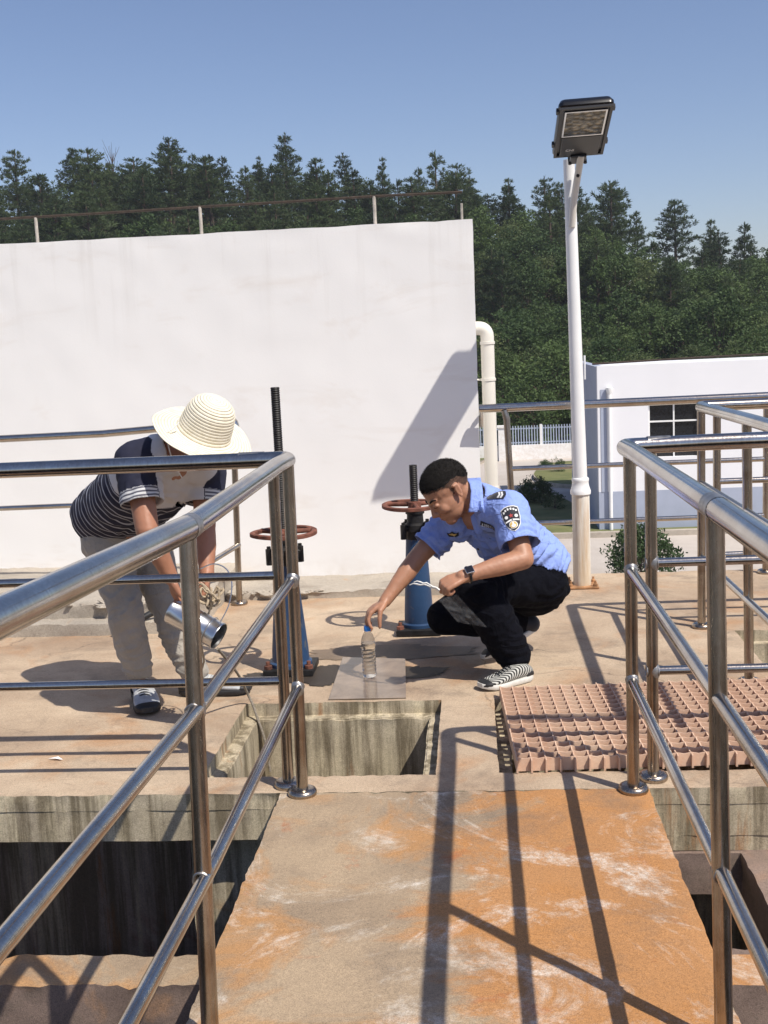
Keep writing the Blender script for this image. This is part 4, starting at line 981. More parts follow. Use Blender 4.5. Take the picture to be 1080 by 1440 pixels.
def add_hand(b, wrist, d, n, side, s=1., curl=(.5, .6, .4), tcurl=.4, spread=.0, thumb=(.55, .75, .35), fan=None):
    """side: direction (unit-ish) in which the thumb lies; n: the way the palm faces; curl: bend at each joint."""
    wrist = V(wrist); d = V(d).normalized(); n = V(n); n = (n - d * n.dot(d)).normalized(); sd_ = V(side); sd_ = (sd_ - d * sd_.dot(d) - n * sd_.dot(n)).normalized()
    W = lambda a, c, e: wrist + (d * a + sd_ * c + n * e) * s
    for k in range(4):
        off = .029 - .0195 * k; b.chain([(W(.0, off * .62, 0), .0135 * s), (W(.048, off * .9, -.003), .0132 * s), (W(.086 - .004 * abs(k - 1), off, 0), .0108 * s)], 12)
    b.ell(W(.045, .0, .004), (.040 * s, .034 * s, .014 * s), Matrix((d, sd_, n)).transposed(), 14)
    tips = []
    for k in range(4):
        off = .029 - .0195 * k; ln = (.072, .081, .075, .058)[k]; p = W(.086 - .004 * abs(k - 1), off, 0); a = 0; q = [(p, .0100 * s)]
        for j, fr in enumerate((.45, .31, .24)):
            a += curl[j] * (1 + (fan[k] if fan else 0)); dd = d * math.cos(a) + n * math.sin(a) + sd_ * spread * (1.5 - k) * .1
            p = p + dd.normalized() * ln * fr * s; q.append((p, (.0090, .0083, .0070)[j] * s))
        b.chain(q, 12); tips.append(p)
    t0 = W(.016, .026, .006); t1 = W(.046, .046, .014)
    dd = (d * thumb[0] + sd_ * thumb[1] + n * thumb[2]).normalized(); t2 = t1 + dd * .036 * s
    d2 = (dd * math.cos(tcurl) + (n * .7 - sd_ * .5).normalized() * math.sin(tcurl)); t3 = t2 + d2 * .028 * s
    b.chain([(t0, .0150 * s), (t1, .0125 * s), (t2, .0100 * s), (t3, .0082 * s)], 12)
    return tips
def finish(me, name, mat, parent, wr=None, cuts=(), thick=.0025, inside=()):
    if wr or cuts:
        bm = bmesh.new(); bm.from_mesh(me); bm.normal_update()
        if wr:
            disp = [(v, v.normal.copy() * wr(v.co, v.normal)) for v in bm.verts]
            for v, dd in disp: v.co += dd
        dead = []
        for (p, ax, rad) in cuts:
            p = V(p); ax = V(ax).normalized()
            for v in bm.verts:
                r = v.co - p; h = r.dot(ax)
                if h > -.001 and h < .12 and (r - ax * h).length < rad: dead.append(v)
        if dead: bmesh.ops.delete(bm, geom=list(set(dead)), context='VERTS')
        for (p, ax, rad) in cuts:          # even out each hem
            p = V(p); ax = V(ax).normalized()
            for v in bm.verts:
                if v.is_boundary:
                    r = v.co - p; h = r.dot(ax)
                    if abs(h) < .014 and (r - ax * h).length < rad: v.co -= ax * (h + .001)
        bm.to_mesh(me); bm.free()
    if inside:
        bm = bmesh.new(); bm.from_mesh(me); dead = []
        for v in bm.verts:
            for (a, ra, c_, rc) in inside:
                ab = c_ - a; t = max(0, min(1, (v.co - a).dot(ab) / ab.length_squared))
                if (v.co - a - ab * t).length < ra + (rc - ra) * t + .001: dead.append(v); break
        bmesh.ops.delete(bm, geom=dead, context='VERTS')
        seen = set(); best = []
        for v0 in bm.verts:                       # keep only the garment itself, not scraps cut off from it
            if v0 in seen: continue
            st_ = [v0]; seen.add(v0); isl = []
            while st_:
                v = st_.pop(); isl.append(v)
                for e_ in v.link_edges:
                    w_ = e_.other_vert(v)
                    if w_ not in seen: seen.add(w_); st_.append(w_)
            if len(isl) > len(best): best = isl
        keep_ = set(best); bmesh.ops.delete(bm, geom=[v for v in bm.verts if v not in keep_], context='VERTS')
        bm.to_mesh(me); bm.free()
    me.materials.clear(); me.materials.append(MATS[mat]); me.shade_smooth(); o = link(name, me, parent)
    if cuts: q = o.modifiers.new('solid', 'SOLIDIFY'); q.thickness = thick; q.offset = -1
    return o
def ridged(p, s, o=0.): return (1 - abs(nz(p, s, o)) * 2.2)
def fold(anchors, base=.0015):            # folds radiate round bends: (point, axis, reach, amount, pitch)
    def f(p, n):
        d = base * nz(p, 14, 3) * 2 + base * .8 * nz(p, 32, 8)
        for (c, ax, reach, amt, pitch) in anchors:
            r = p - c; w_ = math.exp(-(r.length / reach) ** 2)
            if w_ > .02:
                t = r.dot(ax) / pitch + 1.3 * nz(p, 7, 2) + .5 * nz(p, 17, 5)
                d += amt * w_ * (math.sin(t * 6.283) * .5 + .5 * (1 - 2 * abs(math.sin(t * 3.1416)))) * (.5 + .5 * nz(p, 5, 9) + .3)
        return d
    return f
def shell_hair(c, M, keep, r, name, parent, off=(0, 0, 0), mat='black_hair', lump=.003, n=72):
    c = V(c); b = MB(); h = n // 2; vs = []; ids = {}
    pt_ = lambda th, ph: V((r[0] * math.sin(th) * math.cos(ph), r[1] * math.sin(th) * math.sin(ph), r[2] * math.cos(th))) + V(off)
    for i in range(h + 1):
        for k in range(n):
            p = pt_(math.pi * i / h, 2 * math.pi * k / n); q = c + M @ p
            mg = keep(p); tp = 0 if mg is True or mg is False else max(0., 1 - mg / .022) ** 1.5 * .0055      # the crop thins out towards the hairline
            q += (M @ (p - V(off)).normalized()) * (lump * nz(p, 45, 1) + lump * .8 * nz(p, 120, 4) - tp); vs.append(q); ids[(i, k)] = (len(vs) - 1, p)
    fs = []
    for i in range(h):
        for k in range(n):
            quad = [ids[(i, k)], ids[(i + 1, k)], ids[(i + 1, (k + 1) % n)], ids[(i, (k + 1) % n)]]
            if all(keep(p) > 0 for _, p in quad): fs.append(tuple(a for a, _ in quad))
    b.add(vs, fs); o = part(name, b, mat, parent); return o
def setattr_f(me, name, vals):
    a = me.attributes.new(name, 'FLOAT', 'POINT'); a.data.foreach_set('value', vals)
def shoe(parent, heel, toe, upv, mats, L_=.285, wid=.048, hgt=.075, name='shoe', pattern=None):
    heel = V(heel); toe = V(toe); f = (toe - heel).normalized(); u_ = V(upv); u_ = (u_ - f * u_.dot(f)).normalized(); l = u_.cross(f); Ln = (toe - heel).length
    rings = []
    for t, w_, z1, z0 in ((.0, .5, .62, .22), (.03, .66, .80, .2), (.12, .76, 1.0, .2), (.28, .78, 1.08, .2), (.42, .80, .96, .2), (.55, .92, .80, .2), (.70, 1.0, .62, .2), (.84, .95, .50, .22), (.94, .74, .40, .24), (.985, .45, .33, .26)):
        c = heel + f * Ln * t + u_ * hgt * (z1 + z0) / 2 + l * .006 * math.sin(t * 3.1)
        rings.append((c, l * wid * w_, u_ * hgt * (z1 - z0) / 2))
    b = MB().loft(rings, 26, 2.5); me = fuse(b, .005, 3, name); up_o = finish(me, name, mats[0], parent)
    setattr_f(me, 'stripe', [((v.co - heel).dot(f) / Ln + abs((v.co - heel).dot(l)) * 4.5 * (1 if pattern else 0) + (v.co - heel).dot(u_) * 2.2) for v in me.vertices])
    rings = []
    for z, g in ((0., .94), (.10, 1.03), (.24, 1.04), (.30, 1.0)):
        pass
    sb = MB(); n = 22; vs = []; fs = []
    prof = [(0., .30), (.03, .62), (.12, .80), (.3, .82), (.42, .80), (.55, .92), (.7, 1.02), (.84, .97), (.94, .76), (1.0, .36)]
    ol = [(t, w_) for t, w_ in prof] + [(t, -w_) for t, w_ in reversed(prof)]
    lev = [(0., .95), (.08, 1.03), (.24, 1.04), (.30, .97)]
    for z, g in lev:
        for t, w_ in ol:
            spring = .16 * max(0, (t - .72) / .28) ** 2 + .06 * max(0, (.12 - t) / .12)
            vs.append(heel + f * (Ln * (.5 + (t - .5) * (1.0 if abs(t - .5) < .5 else 1.02))) + l * (wid * w_ * g + .006 * math.sin(t * 3.1)) + u_ * hgt * (z + spring * (1 - z)))
    m_ = len(ol)
    for i in range(len(lev) - 1):
        for k in range(m_): fs.append((i * m_ + k, i * m_ + (k + 1) % m_, (i + 1) * m_ + (k + 1) % m_, (i + 1) * m_ + k))
    fs.append(tuple(range(m_ - 1, -1, -1))); fs.append(tuple((len(lev) - 1) * m_ + k for k in range(m_)))
    sb.add(vs, fs); part('sole', sb, mats[1], up_o)
    # toe cap, heel patch and laces
    if len(mats) > 2:
        bb = MB()
        for (t, w_, z1) in ((.86, .80, .56),):
            pass
        for k in range(5):
            t = .44 + .055 * k; zz = hgt * (.97 - .32 * (t - .42) / .28)
            pr = []
            for j in range(7):
                a = -1 + 2 * j / 6; pr.append(heel + f * Ln * (t + .012 * a) + l * wid * .55 * a + u_ * (zz - hgt * .16 * a * a + .002))
            bb.tube(pr, .0028, 6)
        part('laces', bb, mats[2], up_o)
        bb = MB()
        rg = []
        for t, w_, z1 in ((.88, .93, .52), (.91, .88, .50), (.95, .76, .46), (.995, .45, .36)):
            rg.append((heel + f * Ln * t + u_ * hgt * (z1 + .2) / 2 + l * .006 * math.sin(t * 3.1), l * (wid * w_ + .0015), u_ * (hgt * (z1 - .18) / 2 + .0015)))
        bb.loft(rg, 22, 2.5); part('toe_cap', bb, mats[3], up_o)
        bb = MB(); rg = []
        for t, w_, z1 in ((.0, .52, .56), (.04, .70, .70), (.10, .78, .72), (.17, .8, .62)):
            rg.append((heel + f * Ln * t + u_ * hgt * (z1 + .2) / 2, l * (wid * w_ + .0015), u_ * (hgt * (z1 - .18) / 2)))
        bb.loft(rg, 22, 2.5); part('heel_patch', bb, mats[3], up_o)
    return up_o
def on_surface(bvh, o, d):                # first hit of a ray on a garment
    h = bvh.ray_cast(V(o), V(d).normalized()); return h
def patch(bvh, c, nrm, upv, outline, mat, parent, name, lift=.0016, sub=1):
    """flat piece of cloth laid on a garment: outline in metres (x right, y up) seen from outside"""
    n = V(nrm).normalized(); y = V(upv); y = (y - n * y.dot(n)).normalized(); x = y.cross(n)
    pts2 = list(outline); cxm = sum(p[0] for p in pts2) / len(pts2); cym = sum(p[1] for p in pts2) / len(pts2)
    rings = [[(cxm + (p[0] - cxm) * f, cym + (p[1] - cym) * f) for p in pts2] for f in (1, .75, .5, .25)]
    vs = []
    for rg in rings + [[(cxm, cym)]]:
        for p in rg:
            q = V(c) + x * p[0] + y * p[1]; h = bvh.ray_cast(q + n * .08, -n, .2)
            vs.append((h[0] if h[0] else q) + n * lift)
    m_ = len(pts2); fs = []
    for i in range(3):
        for k in range(m_): fs.append((i * m_ + k, i * m_ + (k + 1) % m_, (i + 1) * m_ + (k + 1) % m_, (i + 1) * m_ + k))
    for k in range(m_): fs.append((3 * m_ + k, 3 * m_ + (k + 1) % m_, 4 * m_))
    b = MB(); b.add(vs, fs); return part(name, b, mat, parent)
def poly(*p): return [tuple(q) for q in p]
def dense(ol, k=4): 
    out = []
    for i, p in enumerate(ol):
        q = ol[(i + 1) % len(ol)]
        for j in range(k): out.append((p[0] + (q[0] - p[0]) * j / k, p[1] + (q[1] - p[1]) * j / k))
    return out
def circ(cx_, cy_, r, n=16, ry=None): return [(cx_ + r * math.cos(2 * math.pi * k / n), cy_ + (ry or r) * math.sin(2 * math.pi * k / n)) for k in range(n)]

# ---------------------------------------------------------------- the crouching officer
of = thing('person', 'person in light blue uniform shirt and dark trousers crouching to hold a plastic bottle', 'person', (.05, 4.75, 0))
FO = V((-.78, -.625, 0)); LO = V((.625, -.78, 0))            # where the body faces; its left
PEL = V((.210, 5.00, .365))
HIPL, HIPR = PEL + LO * .085, PEL - LO * .085
KNL, ANL = V((-.030, 4.615, .395)), V((.135, 4.665, .085))
KNR, ANR = V((-.175, 4.965, .195)), V((.215, 5.015, .155))
NECK = P(667, 700, 4.80)
SHL, SHR = P(716, 716, 4.665), P(632, 736, 4.93)
ELL, WRL = P(736, 786, 4.53), P(650, 811, 4.44)
ELR, WRR = P(588, 783, 4.87), P(541, 846, 4.755)
HC = P(631, 690, 4.755)
HMx = frame3((-.72, -.36, -.60), (-.52, -.12, .84))
HS = 1.07
b = MB(); add_head(b, HC, HMx, HS)
b.chain([(NECK + V((.03, .01, -.05)), .06), (ext(NECK, HC, .45) + V((.012, .0, 0)), .060), (HC + HMx @ V((-.035, 0, -.03)), .060)])
b.chain([(NECK + V((.02, 0, -.06)), .07), (SHL + V((-.02, .02, -.01)), .05), (ext(SHL, ELL, .5), .046), (ELL, .043), (ext(ELL, WRL, .35), .0425), (ext(ELL, WRL, .8), .030), (WRL, .0275)])
b.chain([(NECK + V((.0, .04, -.08)), .07), (SHR, .05), (ext(SHR, ELR, .5), .047), (ELR, .042), (ext(ELR, WRR, .35), .0415), (ext(ELR, WRR, .8), .030), (WRR, .027)])
b.loft([(PEL, LO * .12, FO * .09), (ext(PEL, NECK, .4), LO * .12, FO * .09), (ext(PEL, NECK, .8), LO * .14, FO * .08), (NECK + V((.02, .02, -.06)), LO * .08, FO * .06)])
for hp, kn, an in ((HIPL, KNL, ANL), (HIPR, KNR, ANR)): b.chain([(PEL, .09), (hp, .075), (kn, .05), (ext(kn, an, .4), .045), (an, .035)])
add_hand(b, WRR, P(510, 868, 4.715) - WRR, (.45, .0, -.85), (.3, -.95, .1), 1.0, (.62, .62, .40), .35, .3, (.72, .15, .85), (0, .04, .08, .12))
add_hand(b, WRL, P(615, 828, 4.41) - WRL, (.1, .45, -.8), (-.25, -.2, .9), .98, (1.15, 1.35, .8), .5, 0, (.8, .12, .7), (0, 0, .04, .1))
body = finish(fuse(b, .0042, 4, 'body'), 'body', 'skin_tan', of, lambda p, n: .0008 * nz(p, 60, 2))
# short black hair, eyebrows, lash line, lips
def hairline(p):
    q = p / HS; jag = .006 * nz(p, 140, 2) + .005 * nz(p, 60, 7)
    if q.x > .02: lim = .040 + .28 * (q.x - .02) - .15 * max(0, abs(q.y) - .05)
    elif q.x > -.03: lim = .042
    else: lim = .042 + .75 * (q.x + .03)
    return q.z - lim - jag
def fade(p):
    q = p / HS; jag = .004 * nz(p, 140, 2) + .004 * nz(p, 60, 7)
    if q.x > .016: lim = .030 + .35 * (q.x - .016)
    elif q.x > -.004: lim = -.004
    elif q.x > -.026: lim = .022
    else: lim = .018 + 1.4 * (q.x + .026)
    return q.z > lim + jag and q.z < .075
shell_hair(HC, HMx, fade, tuple(x * HS for x in (.0990, .0781, .0892)), 'hair_fade', of, (-.0045 * HS, 0, .0347 * HS), mat='hair_stubble', n=150, lump=.0004)
shell_hair(HC, HMx, hairline, tuple(x * HS for x in (.1008, .0796, .0912)), 'hair', of, (-.005 * HS, 0, .0355 * HS), n=150, lump=.0022)
# single short hairs standing out of the crop, so its outline is not a clean edge
random.seed(19); hs = MB(); hr = [x * HS for x in (.1008, .0796, .0912)]; ho = V((-.005 * HS, 0, .0355 * HS))
for _ in range(14000):
    d_ = rv().normalized(); p = V((d_.x * hr[0], d_.y * hr[1], d_.z * hr[2])) + ho
    mg = hairline(p)
    if mg < -.012 or mg < .012 and random.random() > (mg + .014) / .026: continue
    if mg < .022: p = p - d_ * max(0., 1 - max(mg, 0) / .022) ** 1.5 * .0055
    nn_ = (d_ + V((.55, 0, .1)) + rv() * .45).normalized(); s_ = nn_.cross(rv()).normalized() * .0007; ln = random.uniform(.004, .0095)
    q = HC + HMx @ (p * .992); hs.add([q - HMx @ s_, q + HMx @ s_, q + HMx @ (nn_ * ln)], [(0, 1, 2)])
o = part('hair_strands', hs, 'black_hair', of, False); o['kind'] = 'stuff'
for sy in (1, -1):
    pr = [HC + HMx @ (V((.094 - .012 * a * a, sy * (.012 + .034 * a), .017 + .007 * math.sin(a * 2.2))) * HS) for a in (0, .25, .5, .75, 1, 1.2)]
    part('eyebrow', MB().tube(pr, [.003, .0042, .0045, .004, .003, .0015], 6), 'black_hair', of)
    pr = [HC + HMx @ (V((.095 - .011 * a * a, sy * (.018 + .024 * a), -.005 - .004 * math.sin(a * 3.1))) * HS) for a in (0, .25, .5, .75, 1)]
    part('eyelash', MB().tube(pr, .0016, 6), 'black_hair', of)
pr = [HC + HMx @ (V((.0975 - .012 * a * a, .020 * a, -.066)) * HS) for a in (-1, -.5, 0, .5, 1)]
part('mouth', MB().tube(pr, [.001, .0026, .003, .0026, .001], 6), 'lip', of)
# shirt
WST = PEL + V((.015, .0, .065)); AX = (NECK - WST); AXn = AX.normalized(); FT = (FO - AXn * FO.dot(AXn)).normalized(); LT = AXn.cross(FT) * -1
if LT.dot(LO) < 0: LT = -LT
b = MB()
R = lambda t, hw, hd, sh=0., sl=0.: (WST + AX * t + FT * sh + LT * sl, LT * hw, FT * hd)
b.loft([R(-.20, .180, .146, -.008), R(.0, .180, .146, -.006), R(.2, .172, .134, .0), R(.42, .176, .128, .004), R(.62, .184, .122, .004), R(.78, .180, .110, -.004), R(.9, .135, .088, -.012), R(.99, .082, .068, -.004), R(1.06, .066, .062, .006)], 32, 2.3)
CUL, CUR = ext(SHL, ELL, .74), ext(SHR, ELR, .72)
b.chain([(ext(NECK, SHL, .55) + V((0, 0, -.045)), .082), (SHL, .082), (ext(SHL, ELL, .40), .083), (CUL, .083), (ext(SHL, ELL, .92), .083)])
b.chain([(ext(NECK, SHR, .55) + V((0, 0, -.05)), .08), (SHR, .076), (ext(SHR, ELR, .4), .076), (CUR, .076), (ext(SHR, ELR, .9), .075)])
axL, axR = (ELL - SHL).normalized(), (ELR - SHR).normalized()
sh = fuse(b, .0062, 7, 'shirt')
wr = fold([(ext(SHL, ELL, .75), (axL + V((.4, 0, .5))).normalized(), .14, .015, .032), (WST + AX * .22, (AXn + FT * .25).normalized(), .19, .017, .045), (SHR + V((0, 0, -.09)), (axR + LT).normalized(), .15, .015, .04),
           (WST + AX * .6 + FT * .1, (LT + AXn * .6).normalized(), .16, .011, .05), (WST - FT * .1 + AX * .1, AXn, .17, .016, .036), (ext(SHR, ELR, .6), axR, .10, .011, .03), (WST + LT * .12 + AX * .3, (AXn - LT * .5).normalized(), .15, .014, .04)], .0026)
shirt = finish(sh, 'shirt', 'uniform_blue', of, wr, [(CUL, axL, .12), (CUR, axR, .11), (WST + AX * 1.02 + FT * .006, AXn, .075), (WST - AX * .13, -AXn, .30)], .0025, [(HIPL + V((.015, 0, -.015)), .112, ext(HIPL, KNL, .5), .097), (ext(HIPL, KNL, .5), .097, KNL, .08), (HIPR, .108, ext(HIPR, KNR, .5), .093), (ext(HIPR, KNR, .5), .093, KNR, .075)])
dg = bpy.context.evaluated_depsgraph_get()
def bvh_of(o):
    me = o.data; off = o.matrix_world.translation if False else V((0, 0, 0))
    return BVHTree.FromPolygons([v.co.copy() for v in me.vertices], [tuple(p.vertices) for p in me.polygons])
BS = bvh_of(shirt)
VIEW = lambda p: (V(p) - CAM).normalized()
def hit(px, py):
    h = BS.ray_cast(CAM, ray(px, py).normalized()); return h
# hem bands on the sleeves
for c, ax, r in ((CUL, axL, .088), (CUR, axR, .080)):
    pass
# collar: a folded band round the neck, open in front
def collar():
    b = MB(); vs = []; fs = []; n = 25; c0_ = NECK + V((.004, .0, -.012))
    for i in range(n):
        a = math.radians(-150 + 300 * i / (n - 1)); dirv = -FT * math.cos(a) + LT * math.sin(a); op = abs(a) / math.radians(150)
        base = c0_ + dirv * .066 - AXn * .025 * op ** 2 + FT * .018 * op
        drop = .036 + .028 * op ** 3
        vs += [base - AXn * .012, base + AXn * (.030 - .012 * op), base + dirv * .008 + AXn * (.033 - .012 * op), base + dirv * (.020 + .012 * op) + AXn * (.012 - .008 * op), base + dirv * (.034 + .030 * op) + AXn * (.030 - drop - .018)]
    for i in range(n - 1):
        for k in range(4): fs.append((i * 5 + k, i * 5 + k + 1, (i + 1) * 5 + k + 1, (i + 1) * 5 + k))
    b.add(vs, fs); o = part('collar', b, 'uniform_blue', shirt); q = o.modifiers.new('s', 'SOLIDIFY'); q.thickness = .003; q = o.modifiers.new('ss', 'SUBSURF'); q.levels = q.render_levels = 2
    b = MB(); pr = []
    for i in range(n):
        a = math.radians(-140 + 280 * i / (n - 1)); dirv = -FT * math.cos(a) + LT * math.sin(a); op = abs(a) / math.radians(150); pr.append(c0_ + dirv * .059 - AXn * .02 * op ** 2 + FT * .018 * op + AXn * .02)
    part('undershirt_edge', b.tube(pr, .004, 6), 'badge_navy', shirt)
collar()
def lapel(inner, outer, nm):
    vs = []; fs = []; k = 7; n = len(inner)
    for (a, b_) in zip(inner, outer):
        for j in range(k):
            t = j / (k - 1); px, py, yy = [a[i] + (b_[i] - a[i]) * t for i in range(3)]
            h = BS.ray_cast(CAM, ray(px, py).normalized()); p = P(px, py, yy)
            if h[0] is not None and abs(h[0].y - yy) < .02: p = h[0]
            vs.append(p + V((-.15, -.85, .5)) * (.012 - .007 * t))
    for i in range(n - 1):
        for j in range(k - 1): fs.append((i * k + j, i * k + j + 1, (i + 1) * k + j + 1, (i + 1) * k + j))
    b = MB(); b.add(vs, fs); o = part(nm, b, 'uniform_blue', shirt); q = o.modifiers.new('s', 'SOLIDIFY'); q.thickness = .003
lapel([(656, 675, 4.78), (661, 682, 4.74), (663, 692, 4.71), (662, 704, 4.69), (661, 714, 4.68), (659, 722, 4.67)], [(676, 673, 4.78), (678, 682, 4.74), (679, 694, 4.70), (680, 706, 4.68), (681, 714, 4.67), (681, 720, 4.66)], 'collar_wing')
def stick(px, py, ol, mat, name, parent, upv, lift=.0018, nrm=None):
    h = hit(px, py)
    if h[0] is None: return None
    n = V(nrm) if nrm else (h[1] * .45 - VIEW(h[0]) * .55).normalized()
    if n.dot(VIEW(h[0])) > 0: n = -n
    return patch(BS, h[0], n, upv, ol, mat, parent, name, lift)
UPB = AXn
# epaulette on the left shoulder
ep = dense(poly((-.042, .020), (-.026, .026), (.034, .022), (.044, .004), (.040, -.018), (-.034, -.022), (-.046, -.004)))
EN = V((-.10, -.88, .46))
e = stick(698, 696, ep, 'badge_navy', 'epaulette', shirt, (0.32, .4, .8), .004, EN)
if e:
    for dx in (.014, .027):
        stick(698, 696, [(dx - .012, .014), (dx - .004, .016), (dx + .006, -.001), (dx + .002, -.017), (dx - .006, -.016), (dx - .002, -.001)], 'badge_white', 'rank_chevron', e, (0.32, .4, .8), .0065, EN)
# arm shield
AUP = -axL
A0 = (720, 730)
shd = lambda k: dense([(x * k, y * k) for x, y in poly((0, .058), (.020, .056), (.036, .048), (.036, .006), (.030, -.026), (.016, -.048), (0, -.056), (-.016, -.048), (-.030, -.026), (-.036, .006), (-.036, .048), (-.020, .056))], 3)
s0 = stick(*A0, shd(1.0), 'badge_white', 'arm_shield', shirt, AUP, .0022)
if s0:
    stick(*A0, shd(.93), 'badge_navy', 'shield_field', s0, AUP, .0034)
    for k in range(6):
        a = math.radians(148 - 23 * k); cx_, cy_ = .030 * math.cos(a), .020 + .024 * math.sin(a)
        stick(*A0, [(cx_ - .0035, cy_ - .0045), (cx_ + .0035, cy_ - .0045), (cx_ + .0035, cy_ + .0045), (cx_ - .0035, cy_ + .0045)], 'badge_white', 'shield_character', s0, AUP, .0046)
    star = []
    for k in range(10):
        rr_ = .0105 if k % 2 == 0 else .0045; a = math.radians(90 + 36 * k); star.append((rr_ * math.cos(a), .014 + rr_ * math.sin(a)))
    stick(*A0, dense(star, 2), 'badge_red', 'shield_star', s0, AUP, .0048)
    for sx in (-1, 1):
        stick(*A0, circ(sx * .0205, .010, .0070), 'badge_white', 'shield_mark', s0, AUP, .0047)
    stick(*A0, dense([(-.029, -.008), (-.014, -.003), (0, .001), (.014, -.003), (.029, -.008), (.028, -.014), (.014, -.009), (0, -.005), (-.014, -.009), (-.028, -.014)], 2), 'badge_white', 'shield_band', s0, AUP, .0047)
    stick(*A0, circ(0, -.028, .0175), 'badge_white', 'shield_ring', s0, AUP, .0045)
    stick(*A0, circ(0, -.028, .0150), 'badge_gold', 'shield_emblem', s0, AUP, .0054)
    stick(*A0, dense([(-.003, -.015), (.003, -.015), (.004, -.024), (.010, -.030), (.004, -.040), (-.004, -.040), (-.010, -.030), (-.004, -.024)], 2), 'badge_white', 'shield_emblem_mark', s0, AUP, .0060)
# number badge, chest badge, buttons, pocket
nb = stick(686, 739, dense(poly((-.034, -.0105), (.034, -.0105), (.034, .0115), (-.034, .0115)), 5), 'badge_navy', 'number_badge', shirt, (0.22, 0, 1), .003)
h = hit(686, 739)
if h[0]:
    n = (h[1] * .45 - VIEW(h[0]) * .55).normalized()
    if n.dot(VIEW(h[0])) > 0: n = -n
    y = V((.22, 0, 1)); y = (y - n * y.dot(n)).normalized(); x = y.cross(n); TMx = Matrix((x, y, n)).transposed().to_4x4(); TMx.translation = h[0] + n * .0075
    text('L28613', .0165, 'badge_white', TMx, nb, 'badge_number', .0004)
cb = stick(637, 752, dense(poly((-.032, .010), (-.018, .006), (-.008, .012), (0, .016), (.008, .012), (.018, .006), (.032, .010), (.024, -.008), (.010, -.012), (0, -.014), (-.010, -.012), (-.024, -.008)), 2), 'badge_navy', 'chest_badge', shirt, (-.15, 0, 1), .003)
if cb: stick(637, 752, dense(poly((-.022, .003), (-.006, .004), (0, .009), (.006, .004), (.022, .003), (.012, -.004), (0, -.008), (-.012, -.004)), 2), 'badge_gold', 'chest_badge_device', cb, (-.15, 0, 1), .0045)
for px, py in ((661, 741), (673, 772), (690, 756)):
    stick(px, py, circ(0, 0, .0058, 12), 'badge_navy' if px != 661 else 'badge_white', 'button', shirt, (0, 0, 1), .0035)
fl = stick(694, 752, dense(poly((-.045, .016), (.045, .018), (.046, -.012), (.0, -.030), (-.046, -.014)), 4), 'uniform_blue', 'pocket_flap', shirt, (.2, 0, 1), .0045)
0 and stick(662, 762, dense(poly((-.006, .09), (.010, .09), (.012, -.09), (-.004, -.09)), 8), 'uniform_blue', 'button_placket', shirt, (-.12, 0, 1), .0028)
# trousers
b = MB()
b.loft([(PEL + V((.025, .015, .08)), LO * .135, FO * .11), (PEL + V((.03, .02, .02)), LO * .165, FO * .13), (PEL + V((.035, .02, -.06)), LO * .175, FO * .145), (PEL + V((.02, 0, -.13)), LO * .13, FO * .11), (PEL + V((.02, 0, -.165)), LO * .07, FO * .06)], 28, 2.2)
b.chain([(HIPL + V((.015, 0, -.015)), .115), (ext(HIPL, KNL, .5), .098), (KNL + V((.012, .01, -.01)), .082), (ext(KNL, ANL, .35) + V((.02, 0, 0)), .092), (ext(KNL, ANL, .7) + V((.012, 0, 0)), .086), (ANL + V((.0, 0, .018)), .074)])
b.chain([(HIPR, .11), (ext(HIPR, KNR, .5), .094), (KNR + V((.01, 0, .0)), .076), (ext(KNR, ANR, .4), .078), (ext(KNR, ANR, .86), .064)])
tw = fold([(ext(HIPL, KNL, .75), (KNL - HIPL).normalized(), .16, .007, .05), (KNL + V((.07, 0, -.08)), (ANL - KNL).normalized(), .13, .008, .045), (ANL + V((0, 0, .09)), V((.2, 0, 1)), .12, .008, .04), (HIPL, V((.5, 0, .8)), .18, .008, .05)], .002)
tr_ = finish(fuse(b, .0068, 7, 'trousers'), 'trousers', 'navy_trouser', of, tw)
part('sock', MB().chain([(ext(KNR, ANR, .8), .045), (ANR + V((.01, 0, -.01)), .043)]), 'badge_navy', of)
# shoes
hl, tl = G(742, 957), G(677, 972); hl.z = tl.z = .004
shoe(of, hl + V((.012, .02, 0)), tl + V((-.004, -.0, 0)), (0, 0, 1), ('zebra_knit', 'shoe_white', 'shoe_black', 'shoe_black'), pattern=1)
shoe(of, ANR + V((.045, .03, -.035)), V((.015, 4.915, .006)), (-.42, 0, .9), ('shoe_black', 'shoe_white', 'shoe_black', 'shoe_black'))
# wrist watch
ax = (WRL - ELL).normalized(); wc = ext(ELL, WRL, .90); n = (V((-.05, -.75, .65))); n = (n - ax * n.dot(ax)).normalized(); s_ = ax.cross(n)
wt = part('watch', MB().tube([wc + (n * math.cos(a) + s_ * math.sin(a)) * .0318 for a in [2 * math.pi * k / 24 for k in range(25)]], .0052, 8), 'watch_black', of)
WM = Matrix((ax, s_, n)).transposed()
bevel(part('watch_case', MB().box(wc + n * .037, (.036, .034, .011), WM), 'watch_steel', wt, False), .004); bevel(part('watch_face', MB().box(wc + n * .0425, (.030, .028, .003), WM), 'watch_black', wt, False), .001)

